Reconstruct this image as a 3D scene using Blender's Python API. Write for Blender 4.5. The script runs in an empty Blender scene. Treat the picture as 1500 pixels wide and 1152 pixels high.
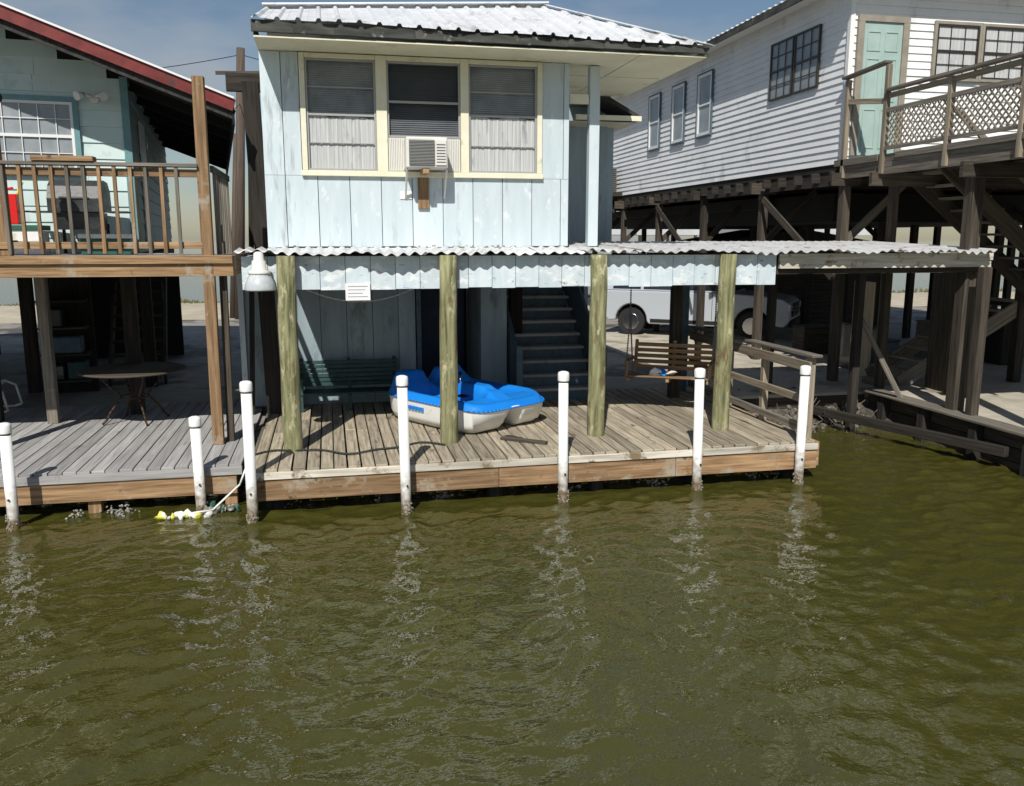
import bpy, bmesh, math, random
import numpy as np
from mathutils import Vector, Matrix
random.seed(7); np.random.seed(7)
V=Vector
COL=bpy.context.scene.collection

# ---------------------------------------------------------------- materials
class NT:
    def __init__(s,name):
        s.m=bpy.data.materials.new(name); s.m.use_nodes=True
        s.t=s.m.node_tree; s.b=s.t.nodes['Principled BSDF']
    def n(s,typ,**kw):
        nd=s.t.nodes.new(typ)
        for k,v in kw.items():
            if k.startswith('i_'):
                key=k[2:]
                key=int(key) if key.isdigit() else key.replace('_',' ')
                nd.inputs[key].default_value=v
            else: setattr(nd,k,v)
        return nd
    def l(s,a,b): s.t.links.new(a,b)
def c4(c): return (c[0],c[1],c[2],1)
def mk(name,c1,c2=None,rough=.7,uv=None,sc=6,bump=.2,bd=.01,var=.0,spots=None,spots2=None,zg=None,metal=0,spec=.4,detail=3.5,coat=0):
    N=NT(name)
    N.b.inputs['Coat Roughness'].default_value=.04
    if c2 is None and not spots and not zg and not bump:
        N.b.inputs['Base Color'].default_value=c4(c1); N.b.inputs['Roughness'].default_value=rough; N.b.inputs['Metallic'].default_value=metal
        N.b.inputs['Specular IOR Level'].default_value=spec; N.b.inputs['Coat Weight'].default_value=coat
        return N.m
    c2=c2 or c1
    tc=N.n('ShaderNodeTexCoord')
    mp=N.n('ShaderNodeMapping')
    if uv:
        N.l(tc.outputs['UV'],mp.inputs['Vector']); mp.inputs['Scale'].default_value=(uv[0],uv[1],1)
    else:
        N.l(tc.outputs['Object'],mp.inputs['Vector']); mp.inputs['Scale'].default_value=(sc,sc,sc)
    no=N.n('ShaderNodeTexNoise',i_Scale=1.0,i_Detail=detail,i_Roughness=.62); N.l(mp.outputs[0],no.inputs['Vector'])
    r=N.n('ShaderNodeValToRGB'); r.color_ramp.elements[0].position=.32; r.color_ramp.elements[1].position=.68
    r.color_ramp.elements[0].color=c4(c1); r.color_ramp.elements[1].color=c4(c2)
    N.l(no.outputs['Fac'],r.inputs[0]); out=r.outputs[0]
    if var:
        at=N.n('ShaderNodeAttribute',attribute_name='var')
        mr=N.n('ShaderNodeMapRange'); mr.inputs[3].default_value=1-var; mr.inputs[4].default_value=1+var
        N.l(at.outputs['Fac'],mr.inputs[0])
        mx=N.n('ShaderNodeMix',data_type='RGBA',blend_type='MULTIPLY'); mx.inputs[0].default_value=1
        N.l(out,mx.inputs[6]); N.l(mr.outputs[0],mx.inputs[7]); out=mx.outputs[2]
    for k,sp in enumerate((spots,spots2)):
        if not sp: continue
        col,th,s2,stretch=sp
        mp2=N.n('ShaderNodeMapping'); mp2.inputs['Scale'].default_value=(s2*stretch[0],s2*stretch[1],s2*stretch[2]); mp2.inputs['Location'].default_value=(k*5+1.3,2.1,.7)
        N.l(tc.outputs['Object'],mp2.inputs[0])
        n2=N.n('ShaderNodeTexNoise',i_Scale=1.0,i_Detail=4.5,i_Roughness=.68); N.l(mp2.outputs[0],n2.inputs['Vector'])
        m2=N.n('ShaderNodeMapRange'); m2.inputs[1].default_value=th; m2.inputs[2].default_value=th+.1; N.l(n2.outputs['Fac'],m2.inputs[0])
        mx=N.n('ShaderNodeMix',data_type='RGBA'); N.l(m2.outputs[0],mx.inputs[0]); N.l(out,mx.inputs[6]); mx.inputs[7].default_value=c4(col); out=mx.outputs[2]
    if zg:
        z0,z1,col=zg
        sx=N.n('ShaderNodeSeparateXYZ'); N.l(tc.outputs['Object'],sx.inputs[0])
        n3=N.n('ShaderNodeTexNoise',i_Scale=14.0,i_Detail=3.0); N.l(tc.outputs['Object'],n3.inputs['Vector'])
        ma=N.n('ShaderNodeMath',operation='MULTIPLY_ADD'); N.l(n3.outputs['Fac'],ma.inputs[0]); ma.inputs[1].default_value=(z1-z0)*1.5; N.l(sx.outputs[2],ma.inputs[2])
        m3=N.n('ShaderNodeMapRange'); m3.inputs[1].default_value=z0+(z1-z0)*.75; m3.inputs[2].default_value=z1+(z1-z0)*.75; m3.inputs[3].default_value=1; m3.inputs[4].default_value=0
        N.l(ma.outputs[0],m3.inputs[0])
        mx=N.n('ShaderNodeMix',data_type='RGBA'); N.l(m3.outputs[0],mx.inputs[0]); N.l(out,mx.inputs[6]); mx.inputs[7].default_value=c4(col); out=mx.outputs[2]
    N.l(out,N.b.inputs['Base Color'])
    N.b.inputs['Roughness'].default_value=rough; N.b.inputs['Metallic'].default_value=metal
    N.b.inputs['Specular IOR Level'].default_value=spec; N.b.inputs['Coat Weight'].default_value=coat
    if bump:
        bp=N.n('ShaderNodeBump',i_Strength=bump,i_Distance=bd); N.l(no.outputs['Fac'],bp.inputs['Height']); N.l(bp.outputs[0],N.b.inputs['Normal'])
    return N.m

S1=(1,1,1)
m_deck=mk('deck_wood',(.18,.15,.105),(.46,.40,.30),.85,uv=(1.5,28),var=.30,bump=.6,spots=((.13,.105,.07),.60,3.2,(2.2,.6,1)))
m_deckL=mk('deck_wood_grey',(.24,.235,.23),(.40,.39,.38),.85,uv=(1.2,24),var=.2,bump=.4,spots=((.19,.18,.165),.60,2.4,(2,.6,1)))
m_rim=mk('rim_board_weathered',(.34,.31,.25),(.66,.62,.54),.85,uv=(1.2,22),var=.15,spots=((.2,.15,.09),.56,4,S1))
m_brown=mk('treated_brown_wood',(.13,.075,.035),(.37,.235,.125),.8,uv=(1.3,24),var=.25,bump=.5,spots=((.33,.28,.21),.58,2.5,S1),spots2=((.05,.035,.02),.63,5,S1))
m_tan=mk('tan_wood',(.16,.125,.085),(.31,.265,.20),.8,uv=(1.3,22),var=.25,bump=.4)
m_grey=mk('weathered_grey_wood',(.085,.074,.058),(.23,.205,.17),.9,uv=(1.3,26),var=.3,bump=.5)
m_dark=mk('dark_and_shaded_wood',(.010,.009,.007),(.038,.031,.025),.9,uv=(1.3,20),var=.3,bump=.5)  # dark timber; under-house shade is also put into this colour
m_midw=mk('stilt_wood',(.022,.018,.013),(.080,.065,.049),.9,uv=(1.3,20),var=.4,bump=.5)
m_piling=mk('treated_piling',(.065,.07,.028),(.34,.33,.175),.85,uv=(1.6,13),bump=.8,bd=.02,detail=6,spots=((.46,.42,.27),.55,8,(1,1,.4)),spots2=((.12,.075,.035),.56,5.5,(1,1,.3)),zg=(.3,.62,(.15,.14,.08)))
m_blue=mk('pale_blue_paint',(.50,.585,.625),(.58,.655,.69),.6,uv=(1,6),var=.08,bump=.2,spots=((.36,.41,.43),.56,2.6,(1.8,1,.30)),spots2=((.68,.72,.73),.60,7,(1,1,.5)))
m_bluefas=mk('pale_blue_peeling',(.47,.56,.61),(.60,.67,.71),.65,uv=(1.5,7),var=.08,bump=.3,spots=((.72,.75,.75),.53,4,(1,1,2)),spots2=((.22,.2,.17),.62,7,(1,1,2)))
m_blueshade=mk('pale_blue_shaded',(.23,.30,.335),(.31,.38,.415),.65,uv=(1,6),var=.08,bump=.2,spots=((.17,.20,.21),.56,2.4,(1.5,1,.4)))  # darker copy of the pale blue paint, shade put into the colour
m_bluedk=mk('slate_blue_paint',(.05,.08,.11),(.08,.13,.17),.6,sc=8)
m_navy=mk('navy_paint',(.012,.025,.06),(.02,.04,.09),.5)
m_gap=mk('dark_gap',(.05,.06,.07),None,.9,bump=0)
m_black=mk('black_parts_and_shade',(.012,.012,.012),None,.9,bump=0)  # for black parts and for sheets that paint darkness into recesses
m_cream=mk('cream_paint',(.70,.67,.51),(.77,.74,.59),.55,sc=5,bump=.1,spots=((.55,.51,.38),.60,5,S1))
m_soffit=mk('cream_soffit',(.68,.65,.48),(.77,.74,.57),.6,sc=2,bump=.05,spots=((.54,.5,.36),.60,1.5,S1))
m_white=mk('white_siding',(.72,.73,.73),(.81,.82,.82),.5,sc=1.5,bump=.0,spots=((.58,.59,.58),.58,1.2,(1,1,.5)))
m_whtrim=mk('white_trim',(.76,.76,.75),None,.5,bump=0)
m_mint=mk('mint_siding',(.50,.63,.61),(.58,.70,.68),.55,sc=2,bump=.05,var=.04,spots=((.42,.53,.52),.58,2,S1))
m_mintdk=mk('teal_trim',(.12,.25,.27),(.16,.30,.32),.5)
m_mintshade=mk('mint_shaded',(.22,.30,.30),(.30,.38,.38),.6,sc=2,bump=.05)  # mint siding darkened in colour for the shadowed side wall
m_red=mk('barn_red_trim',(.12,.016,.015),(.2,.03,.026),.55,sc=5,bump=.1,spots=((.07,.025,.025),.55,4,S1))
m_roof=mk('white_metal_roof',(.64,.66,.68),(.78,.79,.80),.4,sc=3,bump=.05,metal=.1,spots=((.46,.46,.45),.56,2.2,(1,.6,1)),spots2=((.26,.15,.08),.66,6,S1))
m_roofp=mk('porch_roof_metal',(.52,.52,.52),(.72,.72,.72),.45,sc=3,bump=.08,metal=.2,spots=((.34,.31,.27),.57,4,S1),spots2=((.16,.10,.06),.62,7,S1))
m_shingle=mk('shingle',(.02,.02,.02),(.06,.056,.052),.9,sc=20)
m_fasdk=mk('mildewed_fascia',(.025,.028,.025),(.09,.09,.08),.85,uv=(2,10),spots=((.3,.3,.26),.60,6,S1))
m_pvc=mk('white_pvc',(.78,.78,.76),(.83,.83,.82),.35,sc=4,bump=.0,zg=(.02,.50,(.17,.12,.065)),spots=((.60,.54,.42),.62,5,(1,1,.4)))
m_barn=mk('barnacles',(.12,.105,.075),(.36,.33,.27),.95,sc=60,bump=1,bd=.01)
m_pblue=mk('blue_plastic',(.008,.19,.66),(.012,.225,.72),.35,sc=2,bump=.0,spec=.5,spots=((.05,.25,.6),.62,5,S1))
m_pwhite=mk('white_plastic',(.76,.76,.73),(.81,.81,.78),.4,sc=4,bump=0,spots=((.57,.54,.47),.6,5,S1))
m_green=mk('bench_green',(.015,.045,.045),(.03,.075,.075),.6,sc=10,bump=.1)
m_metal=mk('dark_iron',(.03,.022,.018),(.09,.05,.03),.6,sc=30,bump=.1,metal=.4)
m_chain=mk('chain_steel',(.25,.25,.25),None,.45,metal=.8,bump=0)
m_acw=mk('ac_white',(.66,.65,.60),(.72,.71,.66),.45,sc=4,bump=0)
m_acg=mk('ac_grille',(.10,.10,.095),(.16,.16,.15),.6,bump=0)
m_redp=mk('red_plastic',(.6,.015,.012),None,.35,bump=0)
m_tarp=mk('black_vinyl',(.02,.022,.024),(.045,.048,.05),.45,sc=6,bump=.3,bd=.05)
m_cgreen=mk('cooler_green',(.03,.11,.08),None,.4,bump=0)
m_yel=mk('yellow_plastic',(.65,.60,.05),(.75,.72,.15),.5,sc=10)
m_tire=mk('tire_rubber',(.015,.015,.015),None,.8,bump=0)
m_car=mk('car_white_shaded',(.40,.43,.46),None,.3,bump=0,coat=.5)  # white car body, darkened in colour for the shade it stands in
m_card=mk('car_dark_paint',(.03,.035,.045),None,.25,bump=0,coat=.5)
m_chrome=mk('chrome',(.5,.5,.5),None,.2,metal=1,bump=0)
m_lens=mk('headlight',(.6,.62,.65),None,.1,bump=0)
m_curt=mk('curtain_behind_glass',(.38,.39,.39),(.56,.57,.56),.9,uv=(26,1.2),bump=.15,coat=.7,spots=((.28,.29,.30),.58,3,(2,1,.5)))
m_blind=mk('blind_behind_glass',(.20,.23,.25),(.30,.33,.35),.8,sc=3,bump=0,coat=.8)
m_blindl=mk('blind_slats',(.22,.245,.26),(.34,.365,.38),.8,sc=3,bump=0,coat=.6)
m_blindw=mk('white_blind',(.40,.43,.44),(.52,.55,.56),.8,sc=3,bump=0,coat=.8)
m_scr=mk('dark_screen',(.05,.06,.072),(.075,.088,.10),.5,sc=2,bump=0,coat=.3)
m_ply=mk('plywood',(.42,.33,.2),(.55,.45,.3),.8,uv=(2,10))
m_pole=mk('pole_wood',(.06,.045,.035),(.12,.09,.07),.9,uv=(1,12))
m_rubble=mk('rubble_stone',(.07,.06,.045),(.24,.22,.18),.95,sc=25,bump=.6,spots=((.04,.035,.025),.5,8,S1))
m_oys=mk('oyster_shell',(.14,.13,.11),(.42,.40,.35),.9,sc=40,bump=.8)
m_door=mk('door_mint',(.30,.41,.38),(.36,.47,.44),.5,sc=3,bump=0)
m_taupe=mk('taupe_trim',(.22,.20,.16),(.30,.27,.22),.6,sc=4)
m_bronze=mk('bronze_frame',(.035,.028,.022),None,.4,bump=0)
m_dist=mk('distant_wall',(.45,.46,.46),(.55,.56,.56),.8,sc=.5,bump=0)
m_grass=mk('marsh_grass_mat',(.06,.07,.02),(.16,.15,.06),.95,sc=3,bump=0)
m_ink=mk('sign_ink',(.1,.12,.3),None,.6,bump=0)
m_lampg=mk('lamp_glass',(.42,.45,.47),(.56,.59,.61),.25,sc=6,bump=0)
m_metalframe=mk('aluminium_frame',(.35,.35,.34),None,.5,metal=.3,bump=0)
m_hose=mk('hose_rubber',(.03,.035,.03),None,.5,bump=0)
m_cglass=mk('car_glass',(.012,.014,.018),None,.1,bump=0,coat=1,spec=.6)

# ---------------------------------------------------------------- mesh building
def empty(name,loc=(0,0,0)):
    e=bpy.data.objects.new(name,None); e.location=loc; e.empty_display_size=.3; COL.objects.link(e); return e
class Part:
    def __init__(s,name,parent=None,bevel=0,T=None):
        s.name=name;s.par=parent;s.bev=bevel;s.T=T or Matrix()
        s.v=[];s.f=[];s.mi=[];s.uv=[];s.var=[];s.sm=[];s.mats=[]
    def M(s,m):
        if m not in s.mats:s.mats.append(m)
        return s.mats.index(m)
    def av(s,pts):
        b=len(s.v); s.v+= [tuple(s.T@V(p)) for p in pts]; return b
    def af(s,idx,m,uvs,var,sm=False):
        s.f.append(idx);s.mi.append(s.M(m));s.uv.append(uvs);s.var.append(var);s.sm.append(sm)
    def obox(s,c,hx,hy,hz,m):
        c=V(c);h=[V(hx),V(hy),V(hz)]; L=[x.length for x in h]; lg=L.index(max(L))
        pts=[c+h[0]*a+h[1]*b+h[2]*d for a in(-1,1) for b in(-1,1) for d in(-1,1)]
        b0=s.av(pts); var=random.random(); ou=random.random()*50; ov=random.random()*50
        sg=[(a,b,d) for a in(-1,1) for b in(-1,1) for d in(-1,1)]
        F=[(0,1,3,2),(4,6,7,5),(0,4,5,1),(2,3,7,6),(0,2,6,4),(1,5,7,3)]; ax=[0,0,1,1,2,2]
        for q,k in zip(F,ax):
            o=[i for i in(0,1,2) if i!=k]
            if lg in o: u=lg; w=[i for i in o if i!=lg][0]
            else: u,w=o
            uvs=[(sg[i][u]*L[u]+ou,sg[i][w]*L[w]+ov+k*.37) for i in q]
            s.af([b0+i for i in q],m,uvs,var)
        return s
    def box(s,x0,x1,y0,y1,z0,z1,m):
        return s.obox(((x0+x1)/2,(y0+y1)/2,(z0+z1)/2),((x1-x0)/2,0,0),(0,(y1-y0)/2,0),(0,0,(z1-z0)/2),m)
    def beam(s,p0,p1,w,h,m,up=(0,0,1)):
        p0=V(p0);p1=V(p1);d=p1-p0;dn=d.normalized();up=V(up)
        if abs(dn.dot(up))>.98: up=V((0,1,0))
        sd=dn.cross(up).normalized();u2=sd.cross(dn)
        return s.obox((p0+p1)/2,d/2,sd*w/2,u2*h/2,m)
    def cyl(s,p0,p1,r0,r1,m,n=14,cap=True,seg=1,wob=0):
        p0=V(p0);p1=V(p1);d=p1-p0;dn=d.normalized()
        a=V((0,0,1)) if abs(dn.z)<.9 else V((1,0,0)); x=dn.cross(a).normalized(); y=dn.cross(x)
        pts=[]
        for k in range(seg+1):
            t=k/seg;r=r0+(r1-r0)*t;c=p0+d*t+(x*random.uniform(-wob,wob)+y*random.uniform(-wob,wob))
            for i in range(n):
                A=2*math.pi*i/n; pts.append(c+(x*math.cos(A)+y*math.sin(A))*r*(1+random.uniform(-wob,wob)*2))
        b=s.av(pts);L=d.length;var=random.random();ou=random.random()*30;rm=max(r0,r1)
        for k in range(seg):
            for i in range(n):
                j=(i+1)%n
                s.af([b+k*n+i,b+k*n+j,b+(k+1)*n+j,b+(k+1)*n+i],m,[(ou+L*k/seg,6.28*rm*i/n),(ou+L*k/seg,6.28*rm*(i+1)/n),(ou+L*(k+1)/seg,6.28*rm*(i+1)/n),(ou+L*(k+1)/seg,6.28*rm*i/n)],var,True)
        if cap:
            for base,ring in ((0,range(n)),(seg*n,range(n))):
                q=[b+base+i for i in ring]; s.af(q,m,[(s.v[i][0]*.3,s.v[i][1]*.3) for i in q],var)
        return s
    def lathe(s,c,prof,m,n=20,sm=True,rib=0):
        c=V(c);pts=[]
        for r,z in prof:
            for i in range(n):
                A=2*math.pi*i/n; rr=r*(1+(rib if i%2 else 0)); pts.append(c+V((rr*math.cos(A),rr*math.sin(A),z)))
        b=s.av(pts);var=random.random()
        for k in range(len(prof)-1):
            for i in range(n):
                j=(i+1)%n; s.af([b+k*n+i,b+k*n+j,b+(k+1)*n+j,b+(k+1)*n+i],m,[(0,0),(.1,0),(.1,.1),(0,.1)],var,sm)
        for base in (0,(len(prof)-1)*n):
            s.af([b+base+i for i in range(n)],m,[(0,0)]*n,var)
        return s
    def poly(s,pts,m,sm=False):
        b=s.av(pts); P=[V(p) for p in pts]; e=(P[1]-P[0]); L=e.length or 1; e=e/L
        nrm=(P[1]-P[0]).cross(P[2]-P[0]); nrm=nrm.normalized() if nrm.length>0 else V((0,0,1)); g=nrm.cross(e)
        s.af(list(range(b,b+len(pts))),m,[((p-P[0]).dot(e),(p-P[0]).dot(g)) for p in P],random.random(),sm); return s
    def prism(s,pts,ext,m):
        P=[V(p) for p in pts];E=V(ext);n=len(P);b=s.av(P+[p+E for p in P]);var=random.random()
        for q in (list(range(n)),list(range(n,2*n))):
            s.af([b+i for i in q],m,[((P[i%n]-P[0]).x+(P[i%n]-P[0]).y,(P[i%n]-P[0]).z) for i in q],var)
        for i in range(n):
            j=(i+1)%n; L=(P[j]-P[i]).length; s.af([b+i,b+j,b+n+j,b+n+i],m,[(0,0),(L,0),(L,E.length),(0,E.length)],var)
        return s
    def blob(s,c,r,m,sq=(1,1,1)):
        bm=bmesh.new(); bmesh.ops.create_icosphere(bm,subdivisions=1,radius=1)
        bm.verts.ensure_lookup_table()
        rot=Matrix.Rotation(random.random()*6,3,V((random.random(),random.random(),random.random())).normalized())
        pts=[V(c)+rot@V((v.co.x*sq[0],v.co.y*sq[1],v.co.z*sq[2]))*r*random.uniform(.6,1.25) for v in bm.verts]
        b=s.av(pts);var=random.random()
        for f in bm.faces: s.af([b+v.index for v in f.verts],m,[(0,0),(.1,0),(0,.1)],var)
        bm.free(); return s
    def tube(s,pts,r,m,n=6):
        for a,b in zip(pts[:-1],pts[1:]): s.cyl(a,b,r,r,m,n,cap=True)
        return s
    def done(s,recalc=True):
        me=bpy.data.meshes.new(s.name); me.from_pydata(s.v,[],s.f)
        for m in s.mats: me.materials.append(m)
        me.polygons.foreach_set('material_index',s.mi); me.polygons.foreach_set('use_smooth',s.sm)
        ul=me.uv_layers.new(name='UVMap'); ul.data.foreach_set('uv',[c for f in s.uv for q in f for c in q])
        at=me.attributes.new('var','FLOAT','CORNER'); at.data.foreach_set('value',[vv for f,vv in zip(s.f,s.var) for _ in f])
        if recalc:
            bm=bmesh.new(); bm.from_mesh(me); bmesh.ops.recalc_face_normals(bm,faces=bm.faces); bm.to_mesh(me); bm.free()
        me.update()
        o=bpy.data.objects.new(s.name,me); COL.objects.link(o)
        if s.par: o.parent=s.par; o.matrix_parent_inverse=Matrix.Translation(-V(s.par.location))
        if s.bev:
            md=o.modifiers.new('bevel','BEVEL'); md.width=s.bev; md.segments=1; md.limit_method='ANGLE'; md.angle_limit=.7
        return o

def lap(p,o,ux,n,a_fn,z0,z1,step,m,lip=.02):
    o=V(o);ux=V(ux);n=V(n);z=z0
    while z<z1-1e-4:
        zt=min(z+step,z1); r=a_fn((z+zt)/2)
        if r and r[1]>r[0]:
            a=r[0]
            while a<r[1]-1e-4:
                ae=min(r[1],a+random.uniform(2.4,3.7)); 
                if r[1]-ae<.5: ae=r[1]
                a0,a1=a+.0015,ae-.0015; lp=lip*random.uniform(.85,1.15)
                P=lambda a_,d,zz:o+ux*a_+n*d+V((0,0,zz))
                b=p.av([P(a0,lp,z),P(a1,lp,z),P(a1,.002,zt),P(a0,.002,zt),P(a0,-.01,z),P(a1,-.01,z)]); var=random.random(); u=random.random()*9
                p.af([b,b+1,b+2,b+3],m,[(u,0),(u+a1-a0,0),(u+a1-a0,step),(u,step)],var)
                p.af([b+4,b+5,b+1,b],m,[(u,0),(u+a1-a0,0),(u+a1-a0,.02),(u,.02)],var)
                a=ae
        z=zt
def lb(p,o,ux,n,a0,a1,d0,d1,z0,z1,m):
    o=V(o);ux=V(ux);n=V(n)
    p.obox(o+ux*(a0+a1)/2+n*(d0+d1)/2+V((0,0,(z0+z1)/2)),ux*(a1-a0)/2,n*(d1-d0)/2,V((0,0,(z1-z0)/2)),m)
def window(p,o,ux,n,a0,a1,z0,z1,fr,tr=None,tw=.07,cols=2,rows=1,mid=True,inside=None,mun=.018,fw=.035):
    if tr:
        lb(p,o,ux,n,a0-tw,a0,.0,.045,z0-tw,z1+tw,tr);lb(p,o,ux,n,a1,a1+tw,.0,.045,z0-tw,z1+tw,tr)
        lb(p,o,ux,n,a0,a1,.0,.043,z1,z1+tw,tr);lb(p,o,ux,n,a0,a1,.0,.055,z0-tw,z0,tr)
    lb(p,o,ux,n,a0,a0+fw,.0,.04,z0,z1,fr);lb(p,o,ux,n,a1-fw,a1,.0,.04,z0,z1,fr)
    lb(p,o,ux,n,a0+fw,a1-fw,.0,.038,z1-fw,z1,fr);lb(p,o,ux,n,a0+fw,a1-fw,.0,.038,z0,z0+fw,fr)
    zm=(z0+z1)/2
    if mid: lb(p,o,ux,n,a0+fw,a1-fw,.0,.036,zm-.02,zm+.02,fr)
    for i in range(1,cols):
        a=a0+(a1-a0)*i/cols; lb(p,o,ux,n,a-mun/2,a+mun/2,.022,.034,z0+fw,z1-fw,fr)
    for i in range(1,rows):
        z=z0+(z1-z0)*i/rows
        if mid and abs(z-zm)<.05: continue
        lb(p,o,ux,n,a0+fw,a1-fw,.022,.033,z-mun/2,z+mun/2,fr)
    O=V(o);X=V(ux);Nn=V(n)
    q=lambda a,d,z:O+X*a+Nn*d+V((0,0,z))
    p.poly([q(a0,.012,z0),q(a1,.012,z0),q(a1,.012,z1),q(a0,.012,z1)],inside)
def flight(p,p0,p1,width,wdir,m,ms,n,th=.04):
    p0=V(p0);p1=V(p1);w=V(wdir).normalized()
    p.beam(p0,p1,.05,.28,ms); p.beam(p0+w*width,p1+w*width,.05,.28,ms)
    h=V((p1.x-p0.x,p1.y-p0.y,0)); hn=h.normalized()
    for i in range(n):
        t=(i+.6)/n; c=p0.lerp(p1,t)+w*width/2+V((0,0,.10))
        p.obox(c,w*width/2*1.02,hn*.13,V((0,0,th/2)),m)

# ---------------------------------------------------------------- camera, light, sky
cd=bpy.data.cameras.new('camera'); cam=bpy.data.objects.new('camera',cd); COL.objects.link(cam)
cd.lens=30; cd.sensor_width=36; cd.clip_end=6000; cam.location=(0,0,3.1)
cam.rotation_euler=(math.radians(90-10.25),0,math.radians(-12)); bpy.context.scene.camera=cam
EL=45; AZ=-20
S=V((math.sin(math.radians(AZ))*math.cos(math.radians(EL)),-math.cos(math.radians(AZ))*math.cos(math.radians(EL)),math.sin(math.radians(EL))))
sd=bpy.data.lights.new('sun','SUN'); so=bpy.data.objects.new('sun',sd); COL.objects.link(so)
sd.energy=5.0; sd.angle=math.radians(.55); sd.color=(1,.96,.89); so.rotation_euler=S.to_track_quat('Z','Y').to_euler(); so.location=(-8,-20,25)
w=bpy.data.worlds.new('World'); bpy.context.scene.world=w; w.use_nodes=True; t=w.node_tree
bg=t.nodes['Background']; sky=t.nodes.new('ShaderNodeTexSky'); sky.sky_type='NISHITA'; sky.sun_disc=False
sky.sun_elevation=math.radians(EL); sky.sun_rotation=math.radians(180-AZ); sky.air_density=1.1; sky.dust_density=.5; sky.ozone_density=2.2
tc=t.nodes.new('ShaderNodeTexCoord'); mp=t.nodes.new('ShaderNodeMapping'); mp.inputs['Scale'].default_value=(2.2,2.2,6.5); mp.inputs['Location'].default_value=(.35,0,0)
no=t.nodes.new('ShaderNodeTexNoise'); no.inputs['Scale'].default_value=1.5; no.inputs['Detail'].default_value=5; no.inputs['Roughness'].default_value=.55
mr=t.nodes.new('ShaderNodeMapRange'); mr.inputs[1].default_value=.47; mr.inputs[2].default_value=.70; mr.inputs[3].default_value=.0; mr.inputs[4].default_value=.75
mx=t.nodes.new('ShaderNodeMix'); mx.data_type='RGBA'; mx.inputs[7].default_value=(5.8,6.3,7.0,1)
t.links.new(tc.outputs['Generated'],mp.inputs[0]); t.links.new(mp.outputs[0],no.inputs['Vector']); t.links.new(no.outputs['Fac'],mr.inputs[0]); t.links.new(mr.outputs[0],mx.inputs[0])
t.links.new(sky.outputs[0],mx.inputs[6]); t.links.new(mx.outputs[2],bg.inputs[0]); bg.inputs['Strength'].default_value=.066
sc=bpy.context.scene; sc.view_settings.view_transform='Standard'; sc.view_settings.look='None'; sc.view_settings.exposure=0

# ---------------------------------------------------------------- water
def water_mat(name,ca,cb):
    N=NT(name); b=N.b
    tc=N.n('ShaderNodeTexCoord')
    def ns(s,sx,sy,det,rot=0):
        mp=N.n('ShaderNodeMapping'); mp.inputs['Scale'].default_value=(sx,sy,1); mp.inputs['Rotation'].default_value=(0,0,rot); N.l(tc.outputs['Object'],mp.inputs[0])
        n=N.n('ShaderNodeTexNoise',i_Scale=s,i_Detail=det,i_Roughness=.5); N.l(mp.outputs[0],n.inputs['Vector']); return n
    c=ns(18,.85,1.15,2,-.2)
    b2=N.n('ShaderNodeBump',i_Strength=.42,i_Distance=.02); N.l(c.outputs[0],b2.inputs['Height'])
    N.l(b2.outputs[0],b.inputs['Normal'])
    big=ns(.45,1,1,2); r=N.n('ShaderNodeValToRGB'); r.color_ramp.elements[0].color=c4(ca); r.color_ramp.elements[1].color=c4(cb)
    N.l(big.outputs[0],r.inputs[0]); N.l(r.outputs[0],b.inputs['Base Color'])
    b.inputs['Roughness'].default_value=.03; b.inputs['IOR'].default_value=1.6; b.inputs['Specular IOR Level'].default_value=.66
    return N.m
m_water=water_mat('canal_water_mat',(.044,.044,.008),(.062,.059,.012))
m_bay=water_mat('bay_water_mat',(.05,.08,.10),(.07,.10,.12))
st=.033; xs=np.arange(-11,14.5,st); ys=np.arange(2.6,14.4,st); X,Y=np.meshgrid(xs,ys); Z=np.zeros_like(X)
rng=np.random.RandomState(5); K=120
Xw=X+.16*np.sin(Y*1.7+.6*np.sin(X*.9))+.05*np.sin(Y*4.1+X*2.2); Yw=Y+.16*np.sin(X*1.3+.8*np.sin(Y*1.1))+.05*np.sin(X*4.7-Y*1.9)
for i in range(K):
    lam=math.exp(rng.uniform(math.log(.145),math.log(.62))); k=2*math.pi/lam
    th=math.radians(-80+rng.normal(0,48)); kx=k*math.cos(th); ky=k*math.sin(th)
    s=.275/math.sqrt(K/2)*(1.0 if lam<.4 else .8)
    env=.6+.4*np.sin(X*rng.uniform(.3,1.6)+Y*rng.uniform(.3,1.6)+rng.uniform(0,6))
    Z+=s/k*env*np.sin(kx*Xw+ky*Yw+rng.uniform(0,6.28))
Z+=12*Z*Z
Z-=Z.mean()
Z*=.85+.25*np.sin(X*.7+1.1*np.sin(Y*.8))*np.sin(Y*.9+.8*np.sin(X*.6))
nx,ny=len(xs),len(ys)
me=bpy.data.meshes.new('canal_water'); me.vertices.add(nx*ny); co=np.stack([X,Y,Z],-1).reshape(-1).astype(np.float32); me.vertices.foreach_set('co',co)
I=(np.arange(ny-1)[:,None]*nx+np.arange(nx-1)[None,:]).reshape(-1); q=np.stack([I,I+1,I+nx+1,I+nx],-1).reshape(-1).astype(np.int32)
nf=len(I); me.loops.add(nf*4); me.loops.foreach_set('vertex_index',q); me.polygons.add(nf)
me.polygons.foreach_set('loop_start',np.arange(0,nf*4,4,dtype=np.int32)); me.polygons.foreach_set('loop_total',np.full(nf,4,dtype=np.int32)); me.polygons.foreach_set('use_smooth',np.ones(nf,dtype=bool))
me.update(calc_edges=True); me.materials.append(m_water); o=bpy.data.objects.new('canal_water',me); COL.objects.link(o)
p=Part('bay_water'); E=3000
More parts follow.
